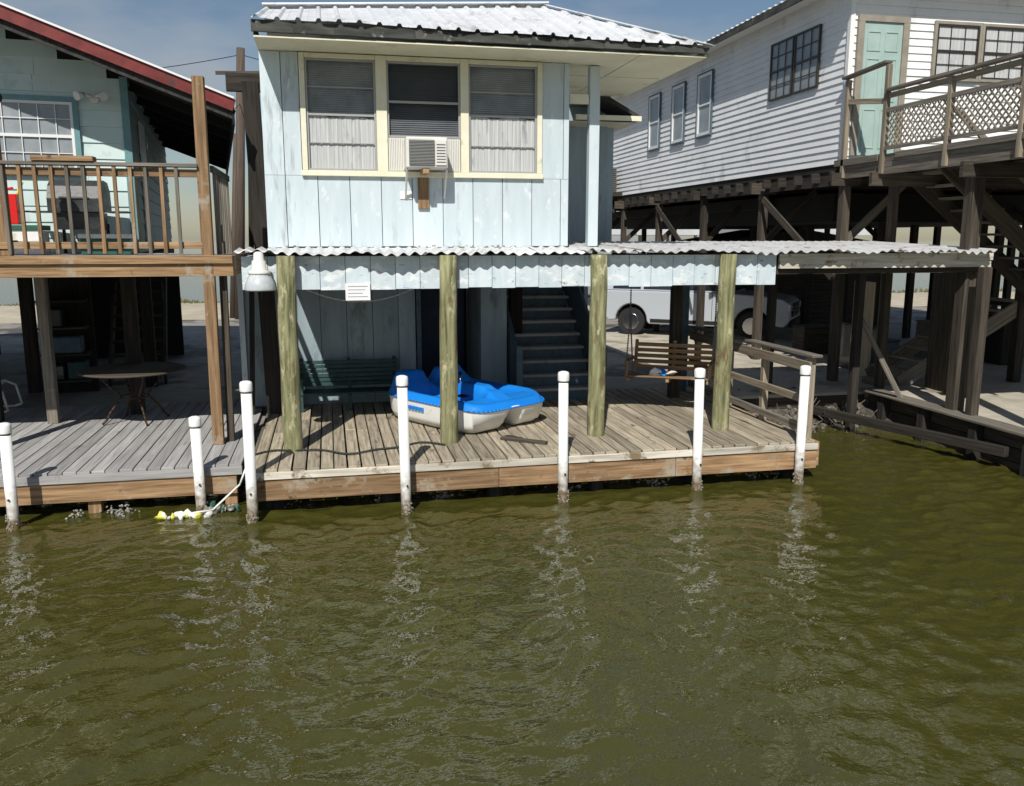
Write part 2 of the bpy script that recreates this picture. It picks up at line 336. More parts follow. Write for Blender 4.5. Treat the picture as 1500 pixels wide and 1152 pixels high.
p.poly([(-E,-E,-.09),(E,-E,-.09),(E,25,-.09),(-E,25,-.09)],m_water); p.poly([(-E,25,-.09),(E,25,-.09),(E,E,-.09),(-E,E,-.09)],m_bay); p.done(False)

# ---------------------------------------------------------------- ground
def gz(x,y):
    Y0=11.1 if x<6.2 else (12.5 if x<8.95 else 12.9 if x<9.05 else 8.2)
    z=(y-Y0)*.42
    if x>9.05: z=(y-Y0)*2
    z=max(-.9,min(.44,z))
    if z<.43: z+=.05*math.sin(x*7+y*3)*math.cos(x*3.1-y*6)
    if y>38: z=max(-.8,.44-(y-38)*.25)
    return z
gx=[-300,-120,-60,-30]+[-20+.4*i for i in range(0,113)]+[30,45,70,140,300]
gy=[8,8.6]+[9+.25*i for i in range(22)]+[14.6,15,16,18,22,26,30,34,38,38.6,39.2,40,42,45,60]
m_ground=mk('ground_concrete',(.21,.19,.165),(.34,.315,.28),.75,sc=1.3,bump=.1,spots=((.08,.075,.07),.50,.45,S1),spots2=((.42,.38,.31),.6,.3,S1),zg=(.05,.40,(.04,.034,.022)))
m_sand=mk('sandy_shell_road',(.38,.33,.25),(.50,.44,.34),.9,sc=1.3,bump=.1,spots=((.25,.22,.17),.6,.6,S1))
p=Part('ground'); b=p.av([(x,y,gz(x,y)) for y in gy for x in gx]); n=len(gx)
for j in range(len(gy)-1):
    for i in range(n-1): p.af([b+j*n+i,b+j*n+i+1,b+(j+1)*n+i+1,b+(j+1)*n+i],m_sand if gy[j]>=30 else m_ground,[(0,0)]*4,0,True)
p.done(False)
p=Part('marsh_grass')
for i in range(2600):
    x=random.uniform(-32,45); y=random.uniform(37.6,38.8); h=random.uniform(.05,.3)*(0.3+.7*math.sin(x*.7)**2); a=random.uniform(-.15,.15)
    p.poly([(x,y,.4),(x+.1,y,.4),(x+.05+a,y,.4+h)],m_grass)
p.done(False)
m_pad=mk('pale_concrete',(.36,.325,.26),(.50,.46,.38),.8,sc=2,bump=.08,spots=((.24,.21,.165),.55,.9,S1))
p=Part('concrete_pad',bevel=.02); p.box(9.12,24,9.0,13.0,.40,.52,m_pad); p.box(6.6,24,13.003,23,.38,.50,m_pad); p.done()
p=Part('bulkhead',bevel=.008)
for k in range(3):
    p.box(9.05,9.11,8.9,12.9,-.1+k*.2,.09+k*.2,m_midw)
    p.box(6.15,9.04,13.0,13.06,-.2+k*.22,.01+k*.22,m_midw)
for y in (9.2,10.2,11.3,12.3): p.box(8.9,9.04,y,y+.16,-.7,.56,m_dark)
p.box(8.86,9.2,8.9,13.0,.525,.565,m_grey); 
p.beam((8.9,9.6,.25),(7.9,12.9,.25),.1,.14,m_dark)
p.done()

# ---------------------------------------------------------------- main stilt house
H1=empty('blue_stilt_house',(1.2,12.5,.5))
WY=11.3
p=Part('front_wall',H1)
p.box(-.72,3.165,WY+.025,WY+.10,2.97,3.88,m_gap); p.box(-.72,-.25,WY+.025,WY+.10,3.88,5.33,m_gap); p.box(2.78,3.165,WY+.025,WY+.10,3.88,5.33,m_gap)
def boards(p,x0,x1,z0,z1,y,m,wd=.405,gap=.009,ph=0,th=.025,zj=0):
    x=x0
    first=True
    while x<x1-.01:
        xe=min(x1,x+(ph if (first and ph) else wd)); first=False
        p.box(x,xe-gap,y+random.uniform(-.003,.003),y+th,z0+random.uniform(0,zj),z1,m); x=xe
boards(p,-.735,3.18,2.985,3.878,WY,m_blue,ph=.25,wd=.395,zj=.02)
boards(p,-.735,-.272,3.882,5.345,WY,m_blue,ph=.25)
boards(p,2.802,3.18,3.882,5.345,WY,m_blue,ph=.3)
p.box(-.745,3.19,WY-.008,WY+.02,2.93,2.983,m_bluefas)
for i in range(46):
    x=-.7+i*.085+random.uniform(-.02,.02); h=random.uniform(.005,.03); p.box(x,x+random.uniform(.01,.05),WY-.0055,WY-.0045,2.987,2.987+h,m_grey)
p.done()
p=Part('side_and_back_walls',H1)
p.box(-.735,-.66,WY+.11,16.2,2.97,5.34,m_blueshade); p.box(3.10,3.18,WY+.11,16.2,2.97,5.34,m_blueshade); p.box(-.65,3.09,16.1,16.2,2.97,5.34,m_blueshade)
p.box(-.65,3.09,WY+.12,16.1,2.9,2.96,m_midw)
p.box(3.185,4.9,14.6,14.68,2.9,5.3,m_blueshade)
p.done()
p=Part('window_trim',H1,bevel=.004)
y0,y1=WY-.035,WY+.06
for a,bb in((-.272,-.205),(.655,.79),(1.725,1.83),(2.735,2.802)): p.box(a,bb,y0,y1,3.945,5.34,m_cream)
for a,bb in((-.203,.653),(.792,1.723),(1.832,2.733)): p.box(a,bb,y0+.004,y1,5.285,5.34,m_cream)
p.box(-.285,2.815,y0-.015,y1,3.875,3.943,m_cream)
p.done()
p=Part('window_sashes',H1,bevel=.002)
def alwin(a,bb,z0,z1,zm,screen=True):
    f=m_metalframe
    for x0,x1,zz0,zz1 in((a,a+.025,z0,z1),(bb-.025,bb,z0,z1),(a+.025,bb-.025,z0,z0+.025),(a+.025,bb-.025,z1-.025,z1),(a+.025,bb-.025,zm-.014,zm+.014)):
        p.box(x0,x1,WY-.005,WY+.03,zz0,zz1,f)
alwin(-.203,.653,3.945,5.283,4.62); alwin(1.832,2.733,3.945,5.283,4.66); alwin(.792,1.723,4.365,5.283,4.80)
for a,bb in((-.203,.653),(1.832,2.733)):
    for z in (4.28,4.95): p.box(a+.03,bb-.03,WY+.0,WY+.02,z-.006,z+.006,m_metalframe)
p.done(False)
p=Part('curtains_and_blinds',H1)
for a,bb,zt,m in((-.2,.65,4.60,m_curt),(1.84,2.73,4.64,m_curt)):
    z0=3.95; n=110; off=.028
    pts=[];
    for i in range(n+1):
        x=a+(bb-a)*i/n; d=.004*math.sin(i*.9)+.004*math.sin(i*.37)+.003*math.sin(i*1.7)
        pts.append((x,WY+off+d,z0)); pts.append((x+.01*math.sin(i*.2),WY+off+d*.6,zt+.012*math.sin(i*.11)+.005*math.sin(i*.5)))
    b=p.av(pts)
    for i in range(n): p.af([b+2*i,b+2*i+2,b+2*i+3,b+2*i+1],m,[(i*.01,0),(i*.01+.01,0),(i*.01+.01,.6),(i*.01,.6)],.5,True)
for a,bb,z0,m in((-.2,.65,4.50,m_blindl),(1.84,2.73,4.50,m_blindl),(.80,1.72,4.38,m_scr)):
    z=z0
    while z<5.27: p.obox(((a+bb)/2,WY+.055,z),((bb-a)/2,0,0),(0,.006,.0125),(0,-.0008,.0005),m); z+=.0262
p.done(False)
p=Part('interior_dark_sheet',H1); p.box(-.6,3.05,WY+.5,WY+.52,3.0,5.3,m_black); p.done()  # black sheet paints the darkness of the room behind the windows
p=Part('metal_roof',H1)
XL,XR=-.76,4.80; YE=10.56; YR=13.0
def ze(x): return 5.55-.07*(x-XL)/(XR-XL)
def sl(x): return (.28+.115*min(1,(x-XL)/(3.28-XL)))
def rz(x,y): return ze(x)+sl(x)*(y-YE)
x=XL; prof=[(0,0),(.025,.0),(.045,.032),(.075,.032),(.095,0),(.16,0),(.165,.006),(.17,0),(.23,0)]
cols=[]
while x<XR:
    for dx,dz in prof[:-1]:
        if x+dx<XR: cols.append((x+dx,dz))
    x+=.23
cols.append((XR,0))
rows=[0,.02,.35,.7,1]
def ty(x): return YR if x<3.28 else YR-(x-3.28)/(XR-3.28)*(YR-YE)
pts=[]
for r in rows:
    for x,dz in cols:
        y=YE+(ty(x)-YE)*r; jag=.016*math.sin(x*5.3)+.012*math.sin(x*17)
        pts.append((x,y-(jag if r==0 else 0),rz(x,y)+dz+(.006*math.sin(x*3))))
b=p.av(pts); n=len(cols)
for j in range(len(rows)-1):
    for i in range(n-1): p.af([b+j*n+i,b+j*n+i+1,b+(j+1)*n+i+1,b+(j+1)*n+i],m_roof,[(0,0)]*4,0)
rdg=rz(3.28,YR)
p.poly([(XR,YE,ze(XR)),(XR,13.75,5.46),(3.28,13.0,rdg)],m_roof)
p.poly([(XR,13.75,5.46),(XL,15.6,5.5),(XL,YR,rz(XL,YR)),(3.28,YR,rdg)],m_roof)
p.beam((XL,YR,rz(XL,YR)+.03),(3.28,YR,rdg+.03),.3,.02,m_roof)
p.beam((3.28,YR,rdg+.03),(XR,YE,ze(XR)+.02),.2,.015,m_roof)
p.done(False)
p=Part('eave_fascia_and_soffit',H1,bevel=.004)
for i in range(12):
    xa=XL+(XR-XL)*i/12; xb=XL+(XR-XL)*(i+1)/12
    h=.13-.06*i/12; p.beam((xa,YE+.05,ze(xa)-h/2-.012),(xb,YE+.05,ze(xb)-h/2-.012),.03,h,m_fasdk)
p.box(XL+.02,XR-.02,YE+.07,13.7,5.352,5.375,m_soffit)
p.box(XR-.05,XR-.02,YE+.07,13.7,5.376,5.44,m_cream)
p.box(XL+.02,XL+.05,YE+.07,15.5,5.376,5.50,m_fasdk)
p.box(3.9,3.92,YE+.08,13.68,5.343,5.351,m_cream)
p.box(3.185,XR-.06,12.1,12.12,5.343,5.351,m_cream)
p.done()
p=Part('stair_roof',H1)
p.prism([(4.0,13.85,5.66),(5.12,13.85,5.08),(5.12,13.85,5.02),(4.0,13.85,5.58)],(0,3.2,0),m_shingle)
p.poly([(3.2,13.86,4.98),(5.08,13.86,4.98),(5.08,17,4.98),(3.2,17,4.98)],m_soffit)
p.box(4.0,5.12,13.84,13.86,5.0,5.08,m_cream); p.done(False)
p=Part('side_post',H1,bevel=.004); p.box(3.47,3.61,11.35,11.47,3.0,5.34,m_blue); p.box(3.19,3.46,11.36,11.42,4.86,4.98,m_cream)
p.box(4.6,4.74,14.45,14.57,2.9,5.0,m_blueshade); p.done()
p=Part('porch_fascia',H1)
p.box(-.98,5.93,10.775,10.80,2.50,2.87,m_gap)
boards(p,-1.02,5.97,2.475,2.89,10.745,m_bluefas,wd=.305,gap=.007,zj=.025)
p.box(-1.02,-.99,10.80,13.5,2.5,2.88,m_bluefas); p.box(5.94,5.97,10.80,12.6,2.5,2.88,m_bluedk)
p.done()
p=Part('porch_framing',H1)
p.box(-.98,9.4,10.81,10.86,2.62,2.86,m_midw)
for x in [-.9+.6*i for i in range(18)]: p.box(x,x+.04,10.87,13.4,2.74,2.88,m_midw)
p.box(-.98,9.3,13.3,13.38,2.55,2.73,m_midw)
p.box(6.02,9.35,10.74,10.80,2.70,2.885,m_rim); p.box(6.0,9.36,10.72,10.738,2.80,2.90,m_rim)
p.done()
p=Part('porch_roof_sheets',H1)
def wav(x0,x1,yf,yb,zf,zb,per=.145,amp=.017,rag=.03):
    n=int((x1-x0)/per*8); ys_=[0,.03,.5,1]; pts=[]
    ph=random.random()*6; yo=random.uniform(-.05,.03); per*=random.uniform(.96,1.04)
    for r in ys_:
        for i in range(n+1):
            x=x0+(x1-x0)*i/n; rg=(yo+rag*(math.sin(x*2.1+ph)*.6+math.sin(x*5.7)*.3)) if r==0 else 0
            sag=.014*math.sin(x*1.3+ph)+.010*math.sin(x*4.1)+.012*math.sin(x*9+ph)
            pts.append((x,yf+(yb-yf)*r+rg,zf+(zb-zf)*r+amp*math.sin(2*math.pi*x/per)*(1+.3*math.sin(x*3+ph)*(1-r))+sag*(1-r)-(.006 if r==0 else 0)))
    b=p.av(pts)
    for j in range(3):
        for i in range(n): q=b+j*(n+1)+i; p.af([q,q+1,q+n+2,q+n+1],m_roofp,[(0,0)]*4,0,True)
xx=-1.08; k=0; YF=10.56
while xx<3.15:
    x2=min(xx+.74,3.2); wav(xx,x2+.04,YF,11.29,2.935+.004*(k%2),2.985+.004*(k%2)); xx=x2; k+=1
while xx<9.2:
    x2=min(xx+.76,9.22); wav(xx,x2+.04,YF,13.5,2.935+.004*(k%2),3.045+.004*(k%2)); xx=x2; k+=1
p.done(False)
p=Part('porch_posts',H1)
for x,y in((-.51,10.59),(1.43,10.62),(3.40,10.61),(5.18,10.61)):
    p.cyl((x,y,-.9),(x+random.uniform(-.02,.02),y,2.90),.122,.108,m_piling,20,seg=9,wob=.008)
p.done()
p=Part('lower_walls',H1)
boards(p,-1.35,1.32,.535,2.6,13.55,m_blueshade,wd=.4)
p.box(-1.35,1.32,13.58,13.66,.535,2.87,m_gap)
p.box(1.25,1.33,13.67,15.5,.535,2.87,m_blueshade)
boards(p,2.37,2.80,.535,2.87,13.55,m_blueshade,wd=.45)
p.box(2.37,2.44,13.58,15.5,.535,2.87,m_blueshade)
p.box(1.34,2.36,15.0,15.06,.535,2.87,m_black); p.box(1.55,2.30,14.9,14.99,.54,2.45,m_navy); p.box(1.34,2.36,13.57,13.62,2.5,2.87,m_bluedk)  # black back sheet paints in the darkness of the doorway recess
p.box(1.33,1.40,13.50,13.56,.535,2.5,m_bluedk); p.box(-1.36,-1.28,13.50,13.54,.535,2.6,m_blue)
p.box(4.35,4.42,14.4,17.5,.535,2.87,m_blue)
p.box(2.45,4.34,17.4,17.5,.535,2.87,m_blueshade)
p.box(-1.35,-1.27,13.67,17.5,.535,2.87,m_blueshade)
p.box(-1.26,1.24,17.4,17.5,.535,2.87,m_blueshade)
p.done()
p=Part('rear_stilts',H1)
for x in (-.6,3.0):
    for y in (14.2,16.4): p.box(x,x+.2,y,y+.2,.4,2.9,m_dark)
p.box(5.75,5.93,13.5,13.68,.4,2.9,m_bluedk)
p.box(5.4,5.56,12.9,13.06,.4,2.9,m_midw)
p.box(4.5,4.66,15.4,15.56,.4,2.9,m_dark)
p.done()
p=Part('stair',H1,bevel=.004)
for i in range(11):
    y=13.1+i*.25; z=.53+(i+1)*.195
    p.box(2.90,4.2,y,y+.28,z-.045,z,m_deckL); p.box(2.92,4.18,y+.04,y+.06,z-.2,z-.046,m_bluedk)
p.prism([(2.84,13.0,.54),(2.84,13.0,1.30),(2.84,15.2,3.0),(2.84,15.8,2.6),(2.84,13.4,.54)],(.05,0,0),m_bluedk)
p.prism([(4.22,13.0,.54),(4.22,13.0,1.25),(4.22,15.2,2.95),(4.22,15.8,2.6),(4.22,13.4,.54)],(.05,0,0),m_bluedk)
p.box(2.82,2.92,12.92,13.0,.54,1.45,m_bluedk); p.box(4.2,4.3,12.92,13.0,.54,1.4,m_bluedk)
p.done()
p=Part('timber_post'); p.beam((-.86,13.0,.5),(-.98,13.0,5.25),.22,.2,m_dark); p.box(-1.3,-.80,12.93,13.03,5.12,5.36,m_dark); p.beam((-1.2,13.1,.5),(-1.0,13.1,5.0),.07,.07,m_dark); p.done()

# ---------------------------------------------------------------- main deck
D=empty('wooden_dock',(2.5,11,.5))
p=Part('deck_boards',D,bevel=.004)
x=-.95
while x<6.06:
    w_=.138; sp=random.choice([11.6,12.4,0,0]); zo=random.uniform(-.004,.004)
    if sp:
        p.box(x,min(x+w_,6.08),9.70+random.uniform(-.015,.015),sp-.003,.492+zo,.53+zo,m_deck); p.box(x,min(x+w_,6.08),sp+.003,13.9,.492-zo,.53-zo,m_deck)
    else: p.box(x,min(x+w_,6.08),9.70+random.uniform(-.015,.015),13.9,.492+zo,.53+zo,m_deck)
    x+=w_+random.uniform(.012,.022)
p.done()
p=Part('rim_boards',D,bevel=.004)
cut=[-.97,.82,2.62,4.5,6.1]
for a,bb in zip(cut[:-1],cut[1:]): p.box(a+.003,bb-.003,9.66,9.695,.42,.505,m_rim)
for a,bb in zip([-.97,1.9,4.15],[1.9,4.15,6.1]): p.box(a+.003,bb-.003,9.68+random.uniform(0,.006),9.73,.17,.415,m_brown)
p.box(6.085,6.125,9.68,13.8,.2,.52,m_brown); p.box(-1.0,-.965,9.7,13.8,.2,.5,m_grey)
p.done()
p=Part('joists_and_piles',D)
for y in (10.2,11.2,12.2,13.2): p.box(-.9,6.05,y,y+.05,.25,.485,m_midw)
for x in (-.7,.6,1.9,3.2,4.5,5.85): p.cyl((x,9.95,-1),(x,9.95,.4),.1,.1,m_dark,12); p.cyl((x,11.4,-1),(x,11.4,.4),.1,.1,m_dark,12)
p.done()
p=Part('end_railing',D,bevel=.005)
for y in (9.82,11.0,12.1,13.3): p.box(6.0,6.09,y,y+.09,.2 if y<9.9 else .53,1.60,m_tan)
p.box(5.97,6.12,9.72,13.5,1.603,1.64,m_grey)
p.box(5.955,5.993,9.75,13.5,1.42,1.55,m_tan); p.box(5.955,5.993,9.75,13.5,1.0,1.1,m_tan); p.box(5.955,5.993,9.75,13.5,.62,.72,m_grey)
p.done()
p=Part('garden_hose'); pts=[]
for i in range(60):
    t_=i/59; pts.append((-.95+2.3*t_,10.38+.16*math.sin(t_*9)+.05*math.sin(t_*23),.55))
p.tube(pts,.012,m_hose,6); p.done()
p=Part('loose_plank',bevel=.003); p.beam((2.12,10.62,.55),(2.62,10.22,.55),.09,.035,m_midw); p.beam((2.2,10.70,.548),(2.36,10.5,.548),.07,.03,m_dark); p.done()
D2=empty('neighbour_dock',(-4,12,.5))
p=Part('deck_boards',D2,bevel=.003); x=-1.09
while x>-10: p.box(x-.138,x,10.17+random.uniform(-.012,.012),14.4,.462,.50+random.uniform(-.004,.003),m_deckL); x-=.15
p.done()
p=Part('rim_boards',D2,bevel=.004)
p.box(-10,-1.08,10.12,10.165,.38,.475,m_deckL); p.box(-10,-4.2,10.14,10.18,.14,.375,m_brown); p.box(-4.19,-1.15,10.145,10.18,.15,.375,m_brown)
for x in (-2.8,-5.1,-1.3,-7): p.box(x,x+.14,10.2,10.34,-.8,.36,m_brown)
for y in (11.2,12.2,13.2): p.box(-10,-1.1,y,y+.05,.25,.455,m_midw)
p.done()
for X_,Y_,zt in((-.93,9.48,1.575),(.78,9.44,1.586),(2.66,9.54,1.557),(4.42,9.61,1.53),(5.80,9.60,1.52),(-3.45,9.79,1.16),(-1.53,9.98,1.11)):
    p=Part('mooring_post'); lx=random.uniform(-.03,.02)
    p.cyl((X_,Y_,-.9),(X_+lx,Y_,zt-.09),.058,.058,m_pvc,20)
    p.lathe((X_+lx,Y_,zt-.10),[(.0665,0),(.068,.01),(.068,.085),(.06,.105),(.035,.115),(.001,.118)],m_pvc,20)
    p.lathe((X_+lx,Y_,zt-.115),[(.060,0),(.062,.004),(.062,.012)],m_gap,20)
    for k in range(60):
        A=random.random()*6.28; z=random.uniform(-.1,.17)*random.random()**.5; p.blob((X_+.058*math.cos(A),Y_+.058*math.sin(A),z),random.uniform(.008,.019),m_barn)
    p.cyl((X_,Y_-.075,.34),(X_,Y_+.1,.34),.012,.012,m_metal,8)
    p.done()

# ---------------------------------------------------------------- pedal boat
def pedal_boat():
    L0=(1.86,11.95,.535); ang=math.atan2(-.84,.54); B=empty('pedal_boat',L0)
    T=Matrix.Translation(L0)@Matrix.Rotation(ang,4,'Z')
    nu,nv=84,64; Lh,Wh=1.02,.78
    def outl(u,v):
        m=max(abs(u),abs(v)); 
        if m<1e-6: return 0,0
        a=math.atan2(v,u); e=5.5; r=(abs(math.cos(a))**e+abs(math.sin(a))**e)**(-1/e)
        k=m*r; x=k*math.cos(a)*Lh; y=k*math.sin(a)*Wh
        y*=1-.05*max(0,x/Lh)**2; return x,y
    def sst(a,b,x): t_=max(0,min(1,(x-a)/(b-a))); return t_*t_*(3-2*t_)
    def top(x,y,m):
        z=.42-.05*sst(.55,1.05,x)
        ay=abs(y)
        foot=sst(-.32,-.18,x)*(1-sst(.42,.62,x))*(1-sst(.55,.63,ay)); z-=.26*foot
        cons=(1-sst(.09,.20,ay))*sst(-.28,-.02,x)*(1-sst(.40,.85,x)); z+=.26*cons*foot+.13*cons
        seat=sst(-.80,-.70,x)*(1-sst(-.34,-.22,x))*(1-sst(.55,.63,ay))*sst(.05,.12,ay); z-=.13*seat
        for s_ in(-1,1):
            d=(abs(y-s_*.35)/.33); back=sst(-1.0,-.84,x)*(1-sst(-.74,-.52,x))*(1-sst(.60,1.08,d)); z+=(.25-.05*d*d)*back
        z-=.06*sst(.94,1.0,m)
        z+=.02*(1-sst(.03,.06,abs(m-.89)))
        return z
    def bot(x,y,m):
        ay=abs(y)/Wh
        z=.0; z+=.22*(1-sst(.08,.24,ay))
        z+=.10*sst(.70,1.0,x/Lh)**2+.05*sst(.8,1,-x/Lh)
        return z
    tp=Part('deck_shell',B,T=T); hp=Part('hull',B,T=T)
    def warp(t): return math.copysign(abs(t)**.85,t)
    for part,fn in((tp,top),(hp,None)):
        pts=[]
        for i in range(nu+1):
            for j in range(nv+1):
                u=warp(-1+2*i/nu);v=warp(-1+2*j/nv);m=max(abs(u),abs(v));x,y=outl(u,v)
                if fn: pts.append((x*1.012,y*1.012,fn(x,y,m)))
                else:
                    if m>.9999: pts.append((x,y,.355-.03*sst(.6,1,x/Lh)))
                    elif m>.95: pts.append((x*1.0,y*1.0,.12+bot(x,y,m)*.7))
                    elif m>.90: pts.append((x*.99,y*.99,.04+bot(x,y,m)*.9))
                    else: pts.append((x*.96,y*.96,bot(x,y,m)))
        b=part.av(pts)
        for i in range(nu):
            for j in range(nv):
                q=b+i*(nv+1)+j; part.af([q,q+nv+1,q+nv+2,q+1],m_pblue if fn else m_pwhite,[(0,0)]*4,0,True)
    tp.done(); hp.done()
    r=Part('rub_rail',B,T=T); pr=[]
    for k in range(97):
        A=2*math.pi*k/96; u,v=math.cos(A),math.sin(A); mm=max(abs(u),abs(v)); x,y=outl(u/mm,v/mm); pr.append((x*1.012,y*1.012,.352-.03*sst(.6,1,x/Lh)))
    r.tube(pr,.012,m_pblue,6); r.done()
    k=Part('tiller_and_cranks',B,T=T); k.cyl((-.1,0,.4),(-.12,0,.64),.015,.012,m_chrome,8); k.blob((-.12,0,.65),.03,m_black)
    for s_ in(-1,1):
        k.cyl((.28,.12*s_,.33),(.28,.54*s_,.33),.014,.014,m_chrome,8); k.box(.22,.34,.30*s_-.05,.30*s_+.05,.40,.43,m_black); k.box(.22,.34,.46*s_-.05,.46*s_+.05,.23,.26,m_black)
    for i in range(6): k.box(-.40+.07*i,-.35+.07*i,-.796,-.776,.22,.27,m_pblue)
    for i in range(7): k.box(.93,.945,-.15+.045*i,-.118+.045*i,.345,.392,m_pwhite)
    k.done()
pedal_boat()

# ---------------------------------------------------------------- porch bench, swing, table
B=empty('porch_bench',(.25,13.1,.53)); p=Part('bench_slats',B,bevel=.004)
for i in range(6): p.box(-.5,1.0,13.36-i*.012,13.385-i*.012,.88+.07*i-.028,.88+.07*i+.028,m_green)
for i in range(5): p.box(-.5,1.0,12.93+i*.085,13.0+i*.085,.79,.815,m_green)
p.done()
p=Part('bench_frame',B,bevel=.004)
for x in (-.47,.25,.95):
    p.box(x-.025,x+.025,12.95,13.0,.535,1.0 if x!=.25 else .78,m_green); p.beam((x,13.34,.535),(x,13.40,1.29),.05,.05,m_green); p.box(x-.022,x+.022,13.0,13.33,.735,.785,m_green)
    if x!=.25: p.box(x-.03,x+.03,12.92,13.35,1.0,1.03,m_green)
p.done()
SW=empty('porch_swing',(5.0,12,1.0)); TT=Matrix.Translation((5.02,12.05,.04))@Matrix.Rotation(math.radians(-32),4,'Z')
p=Part('swing_seat',SW,bevel=.004,T=TT)
for i in range(6): p.box(-.62,.62,-.25+i*.085,-.18+i*.085,1.0-.01*i,1.022-.01*i,m_brown)
for i in range(5): p.box(-.62,.62,.27+.02*i,.29+.02*i,1.06+i*.085,1.12+i*.085,m_brown)
for x in(-.6,0,.6): p.box(x-.025,x+.025,-.25,.28,.94,.99,m_brown); p.beam((x,.28,.95),(x,.40,1.5),.05,.03,m_brown)
for x in(-.62,.62): p.box(x-.035,x+.035,-.27,.32,1.22,1.245,m_brown); p.box(x-.02,x+.02,-.24,-.2,1.0,1.22,m_brown)
p.done()
p=Part('swing_chains',SW,T=TT)
for x in(-.64,.64):
    for y in(-.24,.3):
        a=V((x,y,1.0)); bb=V((x,.03,1.95)); n=26
        for i in range(n):
            q=a.lerp(bb,i/n); q2=a.lerp(bb,(i+.8)/n); p.cyl(q,q2,.013,.013,m_chain,5)
    a=V((x,.03,1.95)); bb=V((x,.03,2.8))
    for i in range(24): p.cyl(a.lerp(bb,i/24),a.lerp(bb,(i+.8)/24),.013,.013,m_chain,5)
p.done()
p=Part('towel',T=TT); 
for c,m in(((-.12,0,1.05),m_pblue),((.02,.05,1.05),m_pwhite),((-.22,-.05,1.04),m_pwhite)): p.blob(c,.09,m,(1.3,1,.4))
p.done()
TB=empty('patio_table',(-2.8,12.95,.5)); p=Part('table_top',TB); p.lathe((-2.8,12.95,1.24),[(.70,0),(.72,.008),(.72,.022),(.70,.03),(.01,.031)],m_midw,36); p.done()
p=Part('iron_legs',TB)
for k in range(4):
    A=k*math.pi/2+.5; pts=[]
    for i in range(13):
        t_=i/12; r=.18+.25*abs(math.cos(t_*math.pi))**1.2*(1 if t_>.5 else .9)+(.06 if t_<.08 else 0); z=.515+.72*t_
        pts.append((-2.8+r*math.cos(A),12.95+r*math.sin(A),z))
    p.tube(pts,.016,m_metal,6)
ring=[(-2.8+.2*math.cos(a*.5236),12.95+.2*math.sin(a*.5236),.87) for a in range(13)]; p.tube(ring,.01,m_metal,6); p.done()
p=Part('lounge_chair')
for y in (13.9,14.5):
    p.tube([(-5.9,y,.9),(-5.0,y,.92),(-4.86,y,.85),(-4.80,y,.55),(-4.9,y,.515),(-5.8,y,.515)],.018,m_pwhite,8)
for i in range(9): p.box(-5.85+.1*i,-5.78+.1*i,13.9,14.5,.90,.915,m_pwhite)
p.done()

# ---------------------------------------------------------------- window AC, lamp, sign, cord
A=empty('window_air_conditioner',(1.25,10.95,4.1))
p=Part('case',A,bevel=.012); p.box(.985,1.50,10.90,WY+.1,3.965,4.335,m_acw); p.done()
p=Part('grille',A); p.box(1.02,1.335,10.885,10.897,4.0,4.30,m_acg)
for i in range(17): p.box(1.02,1.335,10.876,10.886,4.005+i*.0175,4.011+i*.0175,m_metalframe)
p.box(1.35,1.48,10.882,10.898,4.0,4.30,m_acw)
for i in range(7): p.box(1.36,1.47,10.878,10.883,4.03+i*.035,4.042+i*.035,m_acg)
p.done()
p=Part('side_panels',A)
for i in range(9): p.box(.80+.022*i,.815+.022*i,WY-.012,WY+.004,3.955,4.36,m_acw)
for i in range(9): p.box(1.52+.022*i,1.535+.022*i,WY-.012,WY+.004,3.955,4.36,m_acw)
p.box(.795,1.72,WY+.006,WY+.02,3.95,4.365,m_acw); p.done()
p=Part('support_brace',A,bevel=.003); p.box(1.16,1.30,WY-.04,WY-.003,3.48,3.872,m_brown); p.box(1.19,1.27,WY-.38,WY-.041,3.90,3.96,m_brown)
p.beam((1.50,WY-.30,3.96),(1.50,WY-.012,3.62),.025,.03,m_acw); p.beam((1.0,WY-.30,3.96),(1.0,WY-.012,3.62),.025,.03,m_acw)
p.box(.93,1.08,WY-.012,WY-.004,3.60,3.70,m_whtrim); p.done()
p=Part('barn_light'); c=(-.80,10.50,2.5)
p.lathe(c,[(.17,0),(.175,.015),(.16,.09),(.13,.16),(.12,.17),(.115,.20)],m_lampg,28,rib=.03)
p.lathe((c[0],c[1],2.69),[(.125,0),(.13,.01),(.13,.03),(.085,.06),(.08,.15),(.06,.17),(.055,.24),(.03,.26),(.001,.262)],m_acw,20)
p.cyl((c[0],c[1],2.8),(c[0],10.74,2.8),.02,.02,m_acw,8); p.done()
p=Part('notice_sign',bevel=.003); p.box(.19,.49,10.725,10.735,2.35,2.56,m_whtrim)
for i in range(4): p.box(.22,.46-.03*(i%3),10.722,10.7245,2.52-i*.042,2.526-i*.042,m_ink)
p.done()
p=Part('hanging_cord'); P0=V((-.35,13.3,2.35)); P1=V((1.3,13.4,2.35))
p.tube([P0.lerp(P1,i/16)+V((0,0,-.2*4*(i/16)*(1-i/16))) for i in range(17)],.012,m_pvc,6); p.done()

